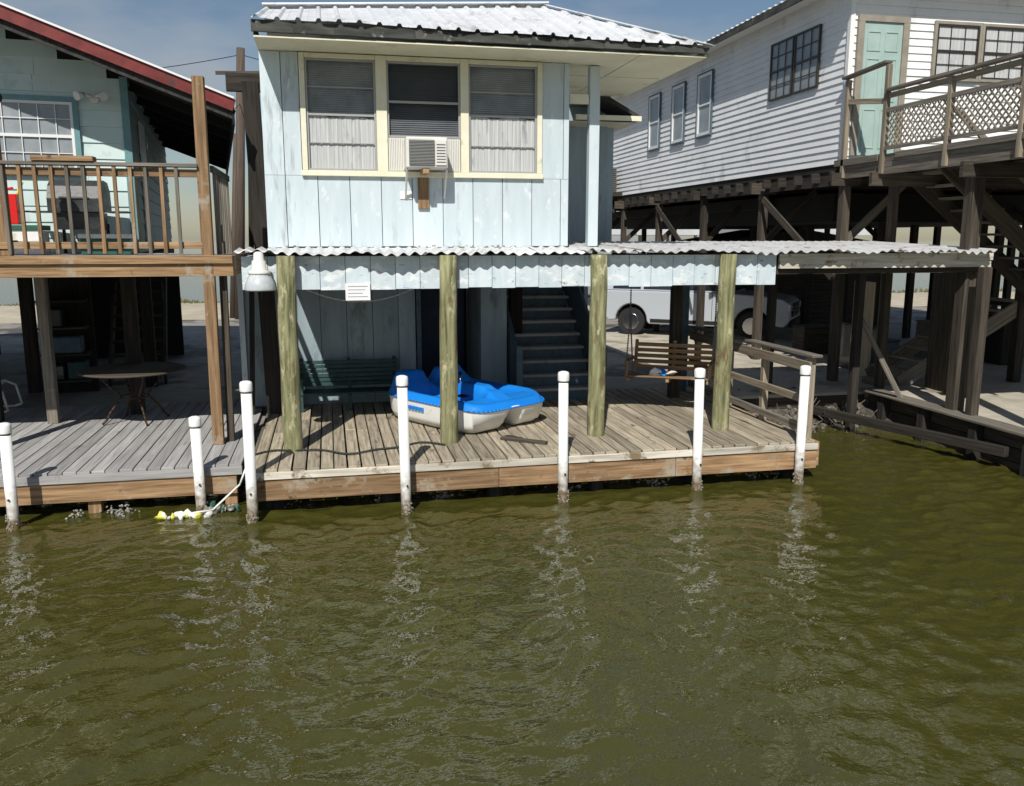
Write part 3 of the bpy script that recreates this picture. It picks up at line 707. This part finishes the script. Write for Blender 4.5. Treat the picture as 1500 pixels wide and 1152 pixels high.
# ---------------------------------------------------------------- left mint house
H2=empty('mint_stilt_house',(-5,15,3)); R2=Matrix.Translation((-2.66,13.2,0))@Matrix.Rotation(math.radians(6.7),4,'Z')
EX,EZ=1.40,4.90; SLP=.365; RX=-3.6
def rl(x): return EZ+(EX-x)*SLP if x>RX else EZ+(EX-RX)*SLP-(RX-x)*SLP
p=Part('front_siding',H2,T=R2)
def ar(z):
    top0=rl(0)-.12
    if z<top0: return (-7.2,0)
    xr=EX-(z+.12-EZ)/SLP
    return (2*RX-xr,xr) if xr>RX else None
lap(p,(0,0,0),(1,0,0),(0,-1,0),ar,2.9,6.6,.215,m_mint)
p.box(-7.2,-.02,.03,.1,2.9,5.2,m_mint); p.box(-.07,.03,-.035,.03,2.9,rl(0)-.12,m_mintdk)
p.done(False)
p=Part('side_siding',H2,T=R2); lap(p,(0.0,0,0),(0,1,0),(1,0,0),lambda z:(.04,9.5),2.9,5.3,.215,m_mintshade)
p.box(-7.2,-.02,9.4,9.5,2.9,5.2,m_mintshade)
lb(p,(0,0,0),(0,1,0),(1,0,0),.15,.28,.02,.05,2.95,4.2,m_ply)
lb(p,(0,0,0),(0,1,0),(1,0,0),1.5,2.3,.02,.05,2.95,4.9,m_whtrim)
p.done(False)
p=Part('window',H2,T=R2); window(p,(0,-.02,0),(1,0,0),(0,-1,0),-1.75,-.68,4.02,4.92,m_whtrim,m_mintdk,cols=5,rows=4,inside=m_blind,mid=True,mun=.010); p.done(False)
p=Part('roof',H2,T=R2)
for sgn in (1,-1):
    f=lambda x,z:(x if sgn==1 else 2*RX-x,z)
    a=f(EX,EZ);bq=f(RX,rl(RX)+.0)
    p.prism([(a[0],-1.0,a[1]),(bq[0],-1.0,bq[1]),(bq[0],-1.0,bq[1]-.10),(a[0],-1.0,a[1]-.10)],(0,10.6,0),m_shingle)
    p.beam((a[0],-1.02,a[1]-.06),(bq[0],-1.02,bq[1]-.06),.03,.15,m_red,up=(0,0,1))
    p.beam((a[0],-1.03,a[1]+.035),(bq[0],-1.03,bq[1]+.035),.07,.025,m_whtrim)
    p.beam((a[0],-.96,a[1]-.17),(bq[0],-.96,bq[1]-.17),.03,.12,m_shingle)
for k in range(8): p.beam((EX-.02,-.9+k*1.3,EZ-.16),(0.02,-.9+k*1.3,rl(0)-.17),.05,.12,m_black)  # rafters and eave board coloured black to paint the shadowed overhang
p.box(EX-.03,EX+.0,-1.0,9.6,EZ-.30,EZ-.0,m_black)
p.done()
p=Part('stilts_and_floor',H2,T=R2)
p.box(-7.3,.05,.05,9.5,2.62,2.86,m_dark)
for x in(-6.8,-4.6,-2.2,-.3):
    for y in(.3,3.2,6.3,9.2): p.box(x,x+.2,y,y+.2,.4,2.64,m_dark if (x+y)%2<1 else m_midw)
for i in range(9): p.box(-.9,.0,3.6+i*.25,3.84+i*.25,.5+.22*(i+1),.54+.22*(i+1),m_midw)
p.beam((-.92,3.5,.5),(-.92,6.0,2.7),.05,.28,m_midw); p.beam((.02,3.5,.5),(.02,6.0,2.7),.05,.28,m_midw)
p.box(-1.9,-1.05,3.0,3.1,.45,2.6,m_dark); p.box(-1.9,.2,7.6,7.7,.45,2.6,m_black)  # black sheet added at the back to paint the dark lower level
for i in range(4): p.box(-1.85,-1.1,2.5,2.98,.7+.45*i,.73+.45*i,m_midw)
p.done()
p=Part('storage_bin',bevel=.02,T=R2)
for x,y,z,a,h,m in((-1.8,2.55,.74,.3,.25,m_card),(-1.45,2.55,.74,.3,.3,m_green),(-1.7,2.55,1.19,.5,.28,m_bluedk),(-1.75,2.55,1.64,.28,.3,m_tarp)): p.box(x,x+a,y,y+.38,z,z+h,m)
p.done()
UD=empty('upper_deck',(-4,12,2.9)); p=Part('deck_floor',UD,bevel=.003)
for k in range(14): p.box(-9,-1.2,11.24+k*.143,11.24+k*.143+.136,2.86,2.895,m_deckL)
p.box(-9,-1.16,11.17,11.21,2.645,2.895,m_brown); p.box(-9,-1.16,11.13,11.165,2.80,2.90,m_brown); p.box(-1.2,-1.16,11.21,13.2,2.645,2.895,m_brown)
for x in [-8.5+.6*i for i in range(12)]: p.box(x,x+.04,11.22,13.2,2.66,2.855,m_midw)
p.done()
p=Part('deck_railing',UD,bevel=.003)
p.box(-9,-1.5,11.10,11.24,3.945,3.985,m_grey); p.box(-9,-1.5,11.16,11.20,3.83,3.92,m_brown); p.box(-9,-1.5,11.16,11.20,2.98,3.06,m_brown)
x=-1.75
while x>-9:
    tl=random.uniform(-.008,.008); p.beam((x,11.135,2.92),(x+tl,11.135,3.94),.04,.04,m_brown if random.random()<.5 else m_grey); x-=.172
p.box(-1.38,-1.34,11.3,13.1,3.9,3.98,m_grey); p.box(-3.32,-2.65,11.08,11.26,3.99,4.05,m_brown)
for y in [11.5+.2*i for i in range(8)]: p.box(-1.38,-1.34,y,y+.035,2.9,3.9,m_grey)
p.done()
p=Part('deck_posts',UD,bevel=.006); p.beam((-1.47,11.27,.5),(-1.44,11.2,5.0),.135,.135,m_brown); p.beam((-1.33,11.4,.5),(-1.31,11.4,2.7),.09,.09,m_midw)
p.box(-4.35,-4.2,11.2,11.34,.5,2.65,m_midw); p.box(-6.6,-6.45,11.2,11.34,.5,2.65,m_midw)
p.box(-4.0,-3.86,13.0,13.14,.5,2.65,m_grey)
p.box(-3.78,-3.64,11.18,11.26,2.9,3.95,m_brown)
p.done()
p=Part('deck_lamp'); p.cyl((-3.70,11.2,3.98),(-3.70,11.2,4.60),.05,.045,m_brown,10); p.lathe((-3.70,11.2,4.6),[(.05,0),(.11,.06),(.115,.11),(.09,.15),(.05,.19),(.001,.2)],m_metal,14); p.done()
p=Part('flood_light'); p.cyl((-3.05,13.1,4.98),(-3.05,13.2,4.98),.06,.06,m_acw,12)
for s_ in(-1,1): p.cyl((-3.05,13.08,5.0),(-3.05+.10*s_,13.0,5.02),.015,.02,m_acw,8); p.cyl((-3.05+.10*s_,13.0,5.02),(-3.05+.17*s_,12.9,4.98),.03,.06,m_acw,12)
p.done()
p=Part('gas_can',bevel=.03); p.box(-4.15,-3.86,12.2,12.42,3.28,3.66,m_redp); p.beam((-4.1,12.31,3.70),(-3.92,12.31,3.74),.04,.03,m_redp); p.cyl((-3.9,12.31,3.62),(-3.8,12.31,3.82),.025,.015,m_yel,8); p.done()
p=Part('cooler',bevel=.02); p.box(-4.3,-3.6,12.1,12.5,2.90,3.20,m_pwhite); p.box(-4.32,-3.58,12.08,12.52,3.205,3.27,m_cgreen); p.box(-4.05,-3.85,12.07,12.08,3.02,3.08,m_cgreen); p.done()
p=Part('cooler',bevel=.02); p.box(-3.1,-2.5,12.0,12.35,2.90,3.10,m_cgreen); p.box(-3.12,-2.48,11.98,12.37,3.105,3.16,m_pwhite); p.box(-2.9,-2.7,11.985,11.998,3.0,3.04,m_pwhite); p.done()
G=empty('barbecue_grill',(-3.2,12.6,2.9)); p=Part('lid_and_box',G)
p.prism([(-3.55,12.35,3.45),(-3.55,12.35,3.62),(-3.55,12.42,3.78),(-3.55,12.55,3.86),(-3.55,12.75,3.84),(-3.55,12.86,3.72),(-3.55,12.88,3.45)],(.66,0,0),m_tarp)
p.prism([(-3.5,12.4,3.44),(-3.5,12.84,3.44),(-3.5,12.78,3.22),(-3.5,12.46,3.22)],(.56,0,0),m_tarp); p.box(-3.4,-3.04,12.33,12.345,3.62,3.64,m_chrome); p.done()
p=Part('cart',G)
for x in(-3.52,-2.96):
    for y in(12.44,12.8): p.box(x,x+.035,y,y+.035,2.9,3.3,m_metal)
p.box(-3.52,-2.93,12.42,12.84,3.0,3.02,m_metal); p.box(-2.87,-2.6,12.42,12.82,3.44,3.46,m_tarp); p.box(-3.85,-3.57,12.42,12.82,3.44,3.46,m_tarp); p.done()

# ---------------------------------------------------------------- white house (right)
H3=empty('white_stilt_house',(12,20,5)); 
p=Part('siding',H3)
lap(p,(9.0,0,0),(0,1,0),(-1,0,0),lambda z:(14.15,31.7),4.42,7.46,.127,m_white,.024)
lap(p,(0,14.1,0),(1,0,0),(0,-1,0),lambda z:(9.05,19),4.42,9.6,.127,m_white,.024)
p.box(9.02,9.1,14.15,31.7,4.42,7.4,m_white); p.box(9.02,19,14.11,14.2,4.42,7.4,m_white); p.box(9.0,19,31.6,31.7,4.42,7.4,m_white); p.box(18.9,19,14.2,31.6,4.42,7.4,m_white)
p.box(8.96,9.045,14.055,14.145,4.42,7.45,m_whtrim)
p.done(False)
p=Part('roof',H3)
p.prism([(8.6,13.5,7.42),(14,13.5,9.4),(14,13.5,9.5),(8.6,13.5,7.50)],(0,18.8,0),m_roof)
p.prism([(19.4,13.5,7.42),(14,13.5,9.4),(14,13.5,9.5),(19.4,13.5,7.50)],(0,18.8,0),m_roof)
p.box(8.62,8.99,13.6,32.2,7.41,7.43,m_whtrim); p.box(8.58,8.61,13.5,32.3,7.36,7.50,m_fasdk)
p.box(9.0,19,13.6,14.05,7.43,7.45,m_whtrim)
y=13.5
while y<32: p.box(8.57,8.66,y,y+.05,7.50,7.53,m_roof); y+=.23
p.done(False)
p=Part('side_windows',H3)
O=(8.972,0,0);UX=(0,1,0);NN=(-1,0,0)
window(p,O,UX,NN,14.98,15.86,5.86,6.96,m_bronze,None,cols=3,rows=4,inside=m_blind,mid=True)
window(p,O,UX,NN,15.9,16.78,5.86,6.96,m_bronze,None,cols=3,rows=4,inside=m_blind,mid=True)
for a in(19.45,21.05,22.72): window(p,O,UX,NN,a+.08,a+.86,5.55,6.97,m_whtrim,m_bluedk,cols=1,rows=1,inside=m_blind,mid=True,tw=.035,fw=.07)
p.done(False)
p=Part('front_window_and_door',H3)
O=(0,14.072,0);UX=(1,0,0);NN=(0,-1,0)
window(p,O,UX,NN,10.66,11.52,5.93,6.83,m_bronze,m_taupe,tw=.05,cols=3,rows=4,inside=m_curt,mun=.012); window(p,O,UX,NN,11.62,12.5,5.93,6.83,m_bronze,m_taupe,tw=.045,cols=3,rows=4,inside=m_curt,mun=.012)
lb(p,O,UX,NN,9.10,9.22,.0,.05,4.55,6.80,m_taupe); lb(p,O,UX,NN,9.98,10.10,.0,.05,4.55,6.80,m_taupe); lb(p,O,UX,NN,9.10,10.10,.0,.052,6.802,6.9,m_taupe)
lb(p,O,UX,NN,9.222,9.978,.0,.02,4.56,6.80,m_door)
for a0,a1 in((9.30,9.56),(9.64,9.90)):
    for z0,z1 in((4.68,5.35),(5.48,6.2),(6.32,6.65)):
        for q in((a0,a1,z0,z0+.02),(a0,a1,z1-.02,z1),(a0,a0+.02,z0+.02,z1-.02),(a1-.02,a1,z0+.02,z1-.02)): lb(p,O,UX,NN,q[0],q[1],.02,.032,q[2],q[3],m_door)
p.done(False)
p=Part('stilts_and_floor',H3)
p.box(9.0,19,14.2,31.7,4.30,4.41,m_dark)
for x in (9.02,12,15,18): p.box(x,x+.1,14.1,31.7,4.05,4.30,m_dark)
y=14.2
while y<31.6: p.box(8.85,19,y,y+.05,4.12,4.295,m_dark); y+=.61
p.box(10.4,18,16.5,31,3.45,4.04,m_black); p.box(10.0,10.4,19,31,3.8,4.04,m_black)  # black boxes added below the floor to paint in the darkness there
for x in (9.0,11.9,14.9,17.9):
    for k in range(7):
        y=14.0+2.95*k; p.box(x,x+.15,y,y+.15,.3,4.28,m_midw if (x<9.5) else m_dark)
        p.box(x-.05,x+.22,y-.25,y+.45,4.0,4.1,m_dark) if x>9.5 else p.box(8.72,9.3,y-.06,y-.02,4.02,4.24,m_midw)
for x in (9.0,14.9):
    for k in range(0,6,2):
        y=14.1+2.95*k; p.beam((x-.04,y,2.4),(x-.04,y+2.9,4.0),.04,.14,m_midw)
for k in range(0,6): p.beam((9.1,14.1+2.95*k,3.0),(10.3,14.1+2.95*k,4.1),.04,.14,m_midw if k>0 else m_grey)
p.done()
p=Part('dark_fill_shed'); p.box(11,17,24,27.5,.45,2.9,m_midw); p.prism([(10.8,23.8,2.9),(17.2,23.8,2.9),(14,23.8,3.4)],(0,4,0),m_shingle); p.box(12,12.9,23.95,23.99,.5,2.4,m_black); p.done()  # made-up shed, added as a dark fill under the house
p=Part('storage_bin',bevel=.02)
for x,y,a,h,m in((10.2,15.2,.6,.9,m_card),(11,15.5,.5,.5,m_bluedk),(12.6,16,.7,.8,m_grey),(13.6,15.1,.5,1.0,m_dark),(10.5,17.5,.8,.6,m_midw),(14.6,15.9,.9,.7,m_cgreen)): p.box(x,x+a,y,y+.5,.502,.502+h,m); p.box(x-.02,x+a+.02,y-.02,y+.52,.503+h,.54+h,m)
p.done()
AC=empty('air_conditioner_compressor',(8.5,26.5,4.8)); p=Part('cabinet',AC,bevel=.02); p.box(8.15,8.85,26.0,26.8,4.52,5.28,m_acg)
for i in range(12): p.box(8.17,8.83,25.985,25.998,4.56+i*.058,4.585+i*.058,m_bronze)
for i in range(12): p.box(8.135,8.148,26.02,26.78,4.56+i*.058,4.585+i*.058,m_bronze)
p.done(); p=Part('shelf',AC); p.box(8.0,8.99,25.8,27.0,4.40,4.5,m_midw); p.beam((8.1,26,4.4),(8.98,26,3.8),.08,.08,m_midw); p.done()
FD=empty('elevated_deck',(11,11.5,4.4)); p=Part('floor',FD,bevel=.003)
for k in range(36):
    p.box(9.0,16,8.6+k*.15,8.6+k*.15+.14,4.42,4.455,m_grey)
p.box(8.95,8.995,8.5,14.1,4.14,4.46,m_grey); p.box(8.9,8.945,12.95,14.2,4.36,4.47,m_grey); p.box(8.905,8.948,8.5,12.5,4.38,4.47,m_grey)
for k in range(10): p.box(9.0+.6*k,9.04+.6*k,8.6,14.0,4.18,4.415,m_midw)
for y in (9.0,10.8,12.9): p.box(8.8,16,y,y+.08,3.96,4.175,m_midw)
p.done()
p=Part('posts',FD,bevel=.006)
for x,y,b_ in((9.08,10.9,.19),(9.35,13.1,.13),(12.2,10.9,.17),(12.2,13.2,.17),(9.05,8.7,.19)): p.box(x,x+b_,y,y+b_,.4,4.4,m_midw)
p.done()
p=Part('railing',FD,bevel=.004)
for y,zt in((14.0,5.80),(12.9,5.86),(11.4,5.42),(10.0,5.42),(8.6,5.42)): p.box(8.9,8.98,y-.08,y,4.15,zt,m_tan)
p.beam((8.92,14.05,5.84),(8.92,12.85,5.90),.14,.04,m_grey)
p.beam((8.945,14.0,5.45),(8.945,12.9,5.3),.04,.09,m_tan)
p.beam((8.92,12.8,5.46),(8.92,8.4,5.46),.14,.04,m_grey); p.beam((8.945,12.8,5.37),(8.945,8.4,5.37),.04,.08,m_tan)
p.box(8.91,8.95,8.4,12.8,5.11,5.18,m_grey); p.box(8.91,8.95,8.4,12.8,4.52,4.58,m_grey)
def strip(ya,za,yb,zb,x): p.obox(((x),(ya+yb)/2,(za+zb)/2),(0,(yb-ya)/2,(zb-za)/2),(.005,0,0),(0,-(zb-za)/math.hypot(yb-ya,zb-za)*.015,(yb-ya)/math.hypot(yb-ya,zb-za)*.015),m_tan)
h=.53; y=8.4-h
while y<12.8:
    a0=max(y,8.4); a1=min(y+h,12.8)
    if a1>a0+.02:
        strip(a0,4.58+(a0-y),a1,4.58+(a1-y),8.925); strip(a0,5.11-(a0-y),a1,5.11-(a1-y),8.938)
    y+=.115
p.done()
p=Part('stair_flights',FD,bevel=.003)
flight(p,(12.6,12.2,1.95),(9.5,12.2,4.35),.95,(0,1,0),m_grey,m_midw,12)
flight(p,(9.9,13.3,.55),(12.4,13.3,1.95),.9,(0,1,0),m_tan,m_grey,8)
p.box(12.4,13.8,12.1,14.2,1.85,1.93,m_grey)
p.beam((12.6,12.2,2.9),(9.7,12.2,5.1),.04,.09,m_grey)
p.done()
p=Part('under_deck_posts',FD,bevel=.004)
p.box(8.3,8.42,12.3,12.42,-.5,2.72,m_dark); p.box(9.05,9.18,10.5,10.63,.5,2.7,m_midw); p.box(7.2,7.32,13.1,13.22,.3,2.72,m_dark)
p.box(9.62,9.76,13.5,13.64,.5,2.9,m_grey); p.box(9.5,9.9,13.4,13.8,.5,.62,m_tan)
p.beam((9.0,12.0,.55),(8.4,12.4,1.9),.08,.08,m_grey); p.box(10.2,10.26,12.0,13.0,.52,2.6,m_midw)
p.box(9.95,10.0,14.3,14.9,.5,2.3,m_ply)
p.done()

# ---------------------------------------------------------------- vehicles
def vehicle(name,loc,ang,paint,suv=True):
    E_=empty(name,loc); T=Matrix.Translation(loc)@Matrix.Rotation(ang,4,'Z')
    p=Part('body',E_,bevel=.025,T=T)
    def arch(cx,r=.45,z=.40,n=12): return [(cx+r*math.cos(a),z+r*math.sin(a)) for a in [math.pi*i/n for i in range(n+1)]]
    r=-2.45 if suv else -2.7
    prof=[(r,.60),(r-.04,1.15),(r+.02,1.2),(1.05,1.20),(1.9,1.15),(2.40,1.08),(2.55,.98),(2.60,.52),(2.45,.36)]
    prof+=arch(1.65)+[(1.15,.32),(-1.1,.32)]+arch(-1.6)+[(r+.2,.38)]
    p.prism([(x,-.95,z) for x,z in prof],(0,1.9,0),paint)
    # greenhouse lofted with tumblehome
    rb=[(r+.05 if suv else -1.05,1.2),(1.15,1.2)]; rt=[(r+.35 if suv else -.90,1.82),(.25,1.86)]
    hb,ht=.90,.74
    v=[(rb[0][0],-hb,1.2),(rb[1][0],-hb,1.2),(rb[1][0],hb,1.2),(rb[0][0],hb,1.2),(rt[0][0],-ht,rt[0][1]),(rt[1][0],-ht,rt[1][1]),(rt[1][0],ht,rt[1][1]),(rt[0][0],ht,rt[0][1])]
    b=p.av(v)
    for q in ((0,1,5,4),(1,2,6,5),(2,3,7,6),(3,0,4,7),(4,5,6,7),(0,3,2,1)): p.af([b+i for i in q],paint,[(0,0)]*4,0)
    p.done()
    p=Part('glass',E_,T=T)
    def G(x,z,s_):   # point on the leaning side
        t_=(z-1.2)/.64; return (x,s_*(hb-(hb-ht)*t_+.006),z)
    for s_ in(-1,1):
        xs_=[(-2.15,-1.35),(-1.27,-.42),(-.34,.55)] if suv else [(-.88,-.42),(-.34,.55)]
        for k,(a,c) in enumerate(xs_):
            last=(c==.55)
            p.poly([G(a+(.12 if k==0 else 0)*0,1.25,s_),G(c+(.30 if last else 0),1.25,s_),G(c-(.22 if last else 0),1.76,s_),G(a+(.12 if k==0 else 0),1.76,s_)],m_cglass)
    p.poly([(1.10,-.80,1.25),(1.10,.80,1.25),(.34,.68,1.80),(.34,-.68,1.80)],m_cglass)
    p.done(False)
    p=Part('wheels',E_,T=T)
    for x in(-1.6,1.65):
        for s_ in(-1,1):
            p.cyl((x,.72*s_,.37),(x,.93*s_,.37),.37,.37,m_tire,24); p.cyl((x,.93*s_,.37),(x,.945*s_,.37),.24,.22,m_chrome,14)
        p.box(x-.40,x+.40,-.70,.70,.3,.8,m_black)
    p.done()
    p=Part('grille_and_lights',E_,bevel=.01,T=T); p.box(2.565,2.615,-.55,.55,.62,.95,m_black)
    for i in range(3): p.box(2.615,2.63,-.55,.55,.67+i*.09,.69+i*.09,m_chrome)
    for s_ in(-1,1):
        p.box(2.42,2.60,min(.58*s_,.93*s_),max(.58*s_,.93*s_),.78,.95,m_lens); p.box(.80,.98,min(.96*s_,1.14*s_),max(.96*s_,1.14*s_),1.22,1.36,m_black)
        p.box(-1.05,1.1,min(.951*s_,.958*s_),max(.951*s_,.958*s_),.36,.46,m_black)
        for xd in (-.38,.62): p.box(xd-.006,xd+.006,min(.951*s_,.953*s_),max(.951*s_,.953*s_),.48,1.17,m_black)
    p.box(2.56,2.66,-.93,.93,.38,.55,m_black); p.done()
vehicle('parked_suv',(9.9,22.0,.5),math.radians(-38),m_car)
vehicle('pickup_truck',(-8.6,20.5,.44),math.radians(-60),m_card,False)

# ---------------------------------------------------------------- poles, wires, background
U=empty('utility_pole',(-3,30,.4)); p=Part('pole',U); p.cyl((-3.0,30,.3),(-2.5,30,9.1),.17,.13,m_pole,12); p.beam((-3.3,29.9,8.3),(-1.9,29.9,8.35),.1,.1,m_pole); p.cyl((-3.25,30.4,.3),(-2.8,30.4,6.5),.13,.11,m_pole,10)
p.done()
p=Part('power_lines')
def wire(a,b_,sag,r=.012):
    a=V(a);b_=V(b_); p.tube([a.lerp(b_,i/20)+V((0,0,-sag*4*(i/20)*(1-i/20))) for i in range(21)],r,m_black,4)
wire((-2.5,30,8.9),(-16,34,8.6),.5); wire((-2.5,30,8.2),(-.8,13,5.3),.3); wire((-2.6,30,7.4),(-3.2,18,5.2),.3); wire((-2.5,30,8.9),(14,40,9),.6)
p.done()
for (x,y,z0,wx) in((15,62,3.4,7),(25,68,3.4,8),(38,66,3.4,8),(31,60,3.4,6)):
    e=empty('distant_house',(x,y,z0)); p=Part('walls',e); p.box(x,x+wx,y,y+8,z0,z0+2.4,m_dist)
    p.prism([(x-.4,y-.4,z0+2.4),(x+wx+.4,y-.4,z0+2.4),(x+wx/2,y-.4,z0+4)],(0,8.8,0),m_shingle)
    for k in range(3): p.box(x+wx*(.15+.3*k),x+wx*(.27+.3*k),y-.05,y-.01,z0+.9,z0+1.8,m_scr)
    for k in range(4): p.box(x+.2+(wx-.6)*k/3,x+.4+(wx-.6)*k/3,y,y+.2,-.5,z0,m_midw)
    p.done()

# ---------------------------------------------------------------- shoreline bits
p=Part('shoreline_rubble')
for i in range(620):
    x=random.uniform(6.2,9.0); y=random.uniform(11.9,13.5)+random.uniform(0,.3)*(x<7); p.blob((x,y,gz(x,y)+random.uniform(-.02,.05)),random.uniform(.02,.08),m_rubble,(1,1,.6))
for i in range(90):
    x=random.uniform(6.8,8.9); y=random.uniform(11.7,12.9); p.beam((x,y,gz(x,y)+.02),(x+random.uniform(-.3,.3),y+random.uniform(-.2,.2),gz(x,y)+random.uniform(.05,.35)),.008,.008,m_grey)
p.done()
p=Part('oyster_shells')
for cx,cy,w_,n in((-2.45,10.15,.12,60),(-2.9,10.1,.08,20),(.55,9.95,.15,30),(1.25,9.95,.08,60),(4.0,10.0,.2,40),(5.5,10.0,.2,20),(-.6,10.0,.2,20),(2.9,10.0,.2,20)):
    for i in range(n): p.blob((cx+random.gauss(0,w_*.6),cy+random.gauss(0,.06),random.uniform(-.03,.13)*random.random()),random.uniform(.012,.032),m_oys,(1,.7,.5))
p.done()
p=Part('underdock_bank')
for i in range(700):
    x=random.uniform(-8,6); p.blob((x,random.uniform(10.6,11.2),random.uniform(-.1,.2)),random.uniform(.04,.13),m_rubble,(1,1,.6))
p.done()
p=Part('floating_debris')
for i in range(26): p.blob((-1.75+random.gauss(0,.10),9.78+random.gauss(0,.04),.03),random.uniform(.02,.055),m_yel if i%2 else m_pwhite,(1.4,1,.5))
for i in range(26): p.blob((-1.28+random.gauss(0,.12),9.95+random.gauss(0,.05),.04),random.uniform(.02,.05),m_oys if i%3 else m_cgreen,(1.4,1,.5))
p.tube([(-1.7,9.8,.04),(-1.4,9.86,.05),(-1.1,9.98,.3),(-1.02,10.02,.5)],.012,m_pwhite,6)
p.done()
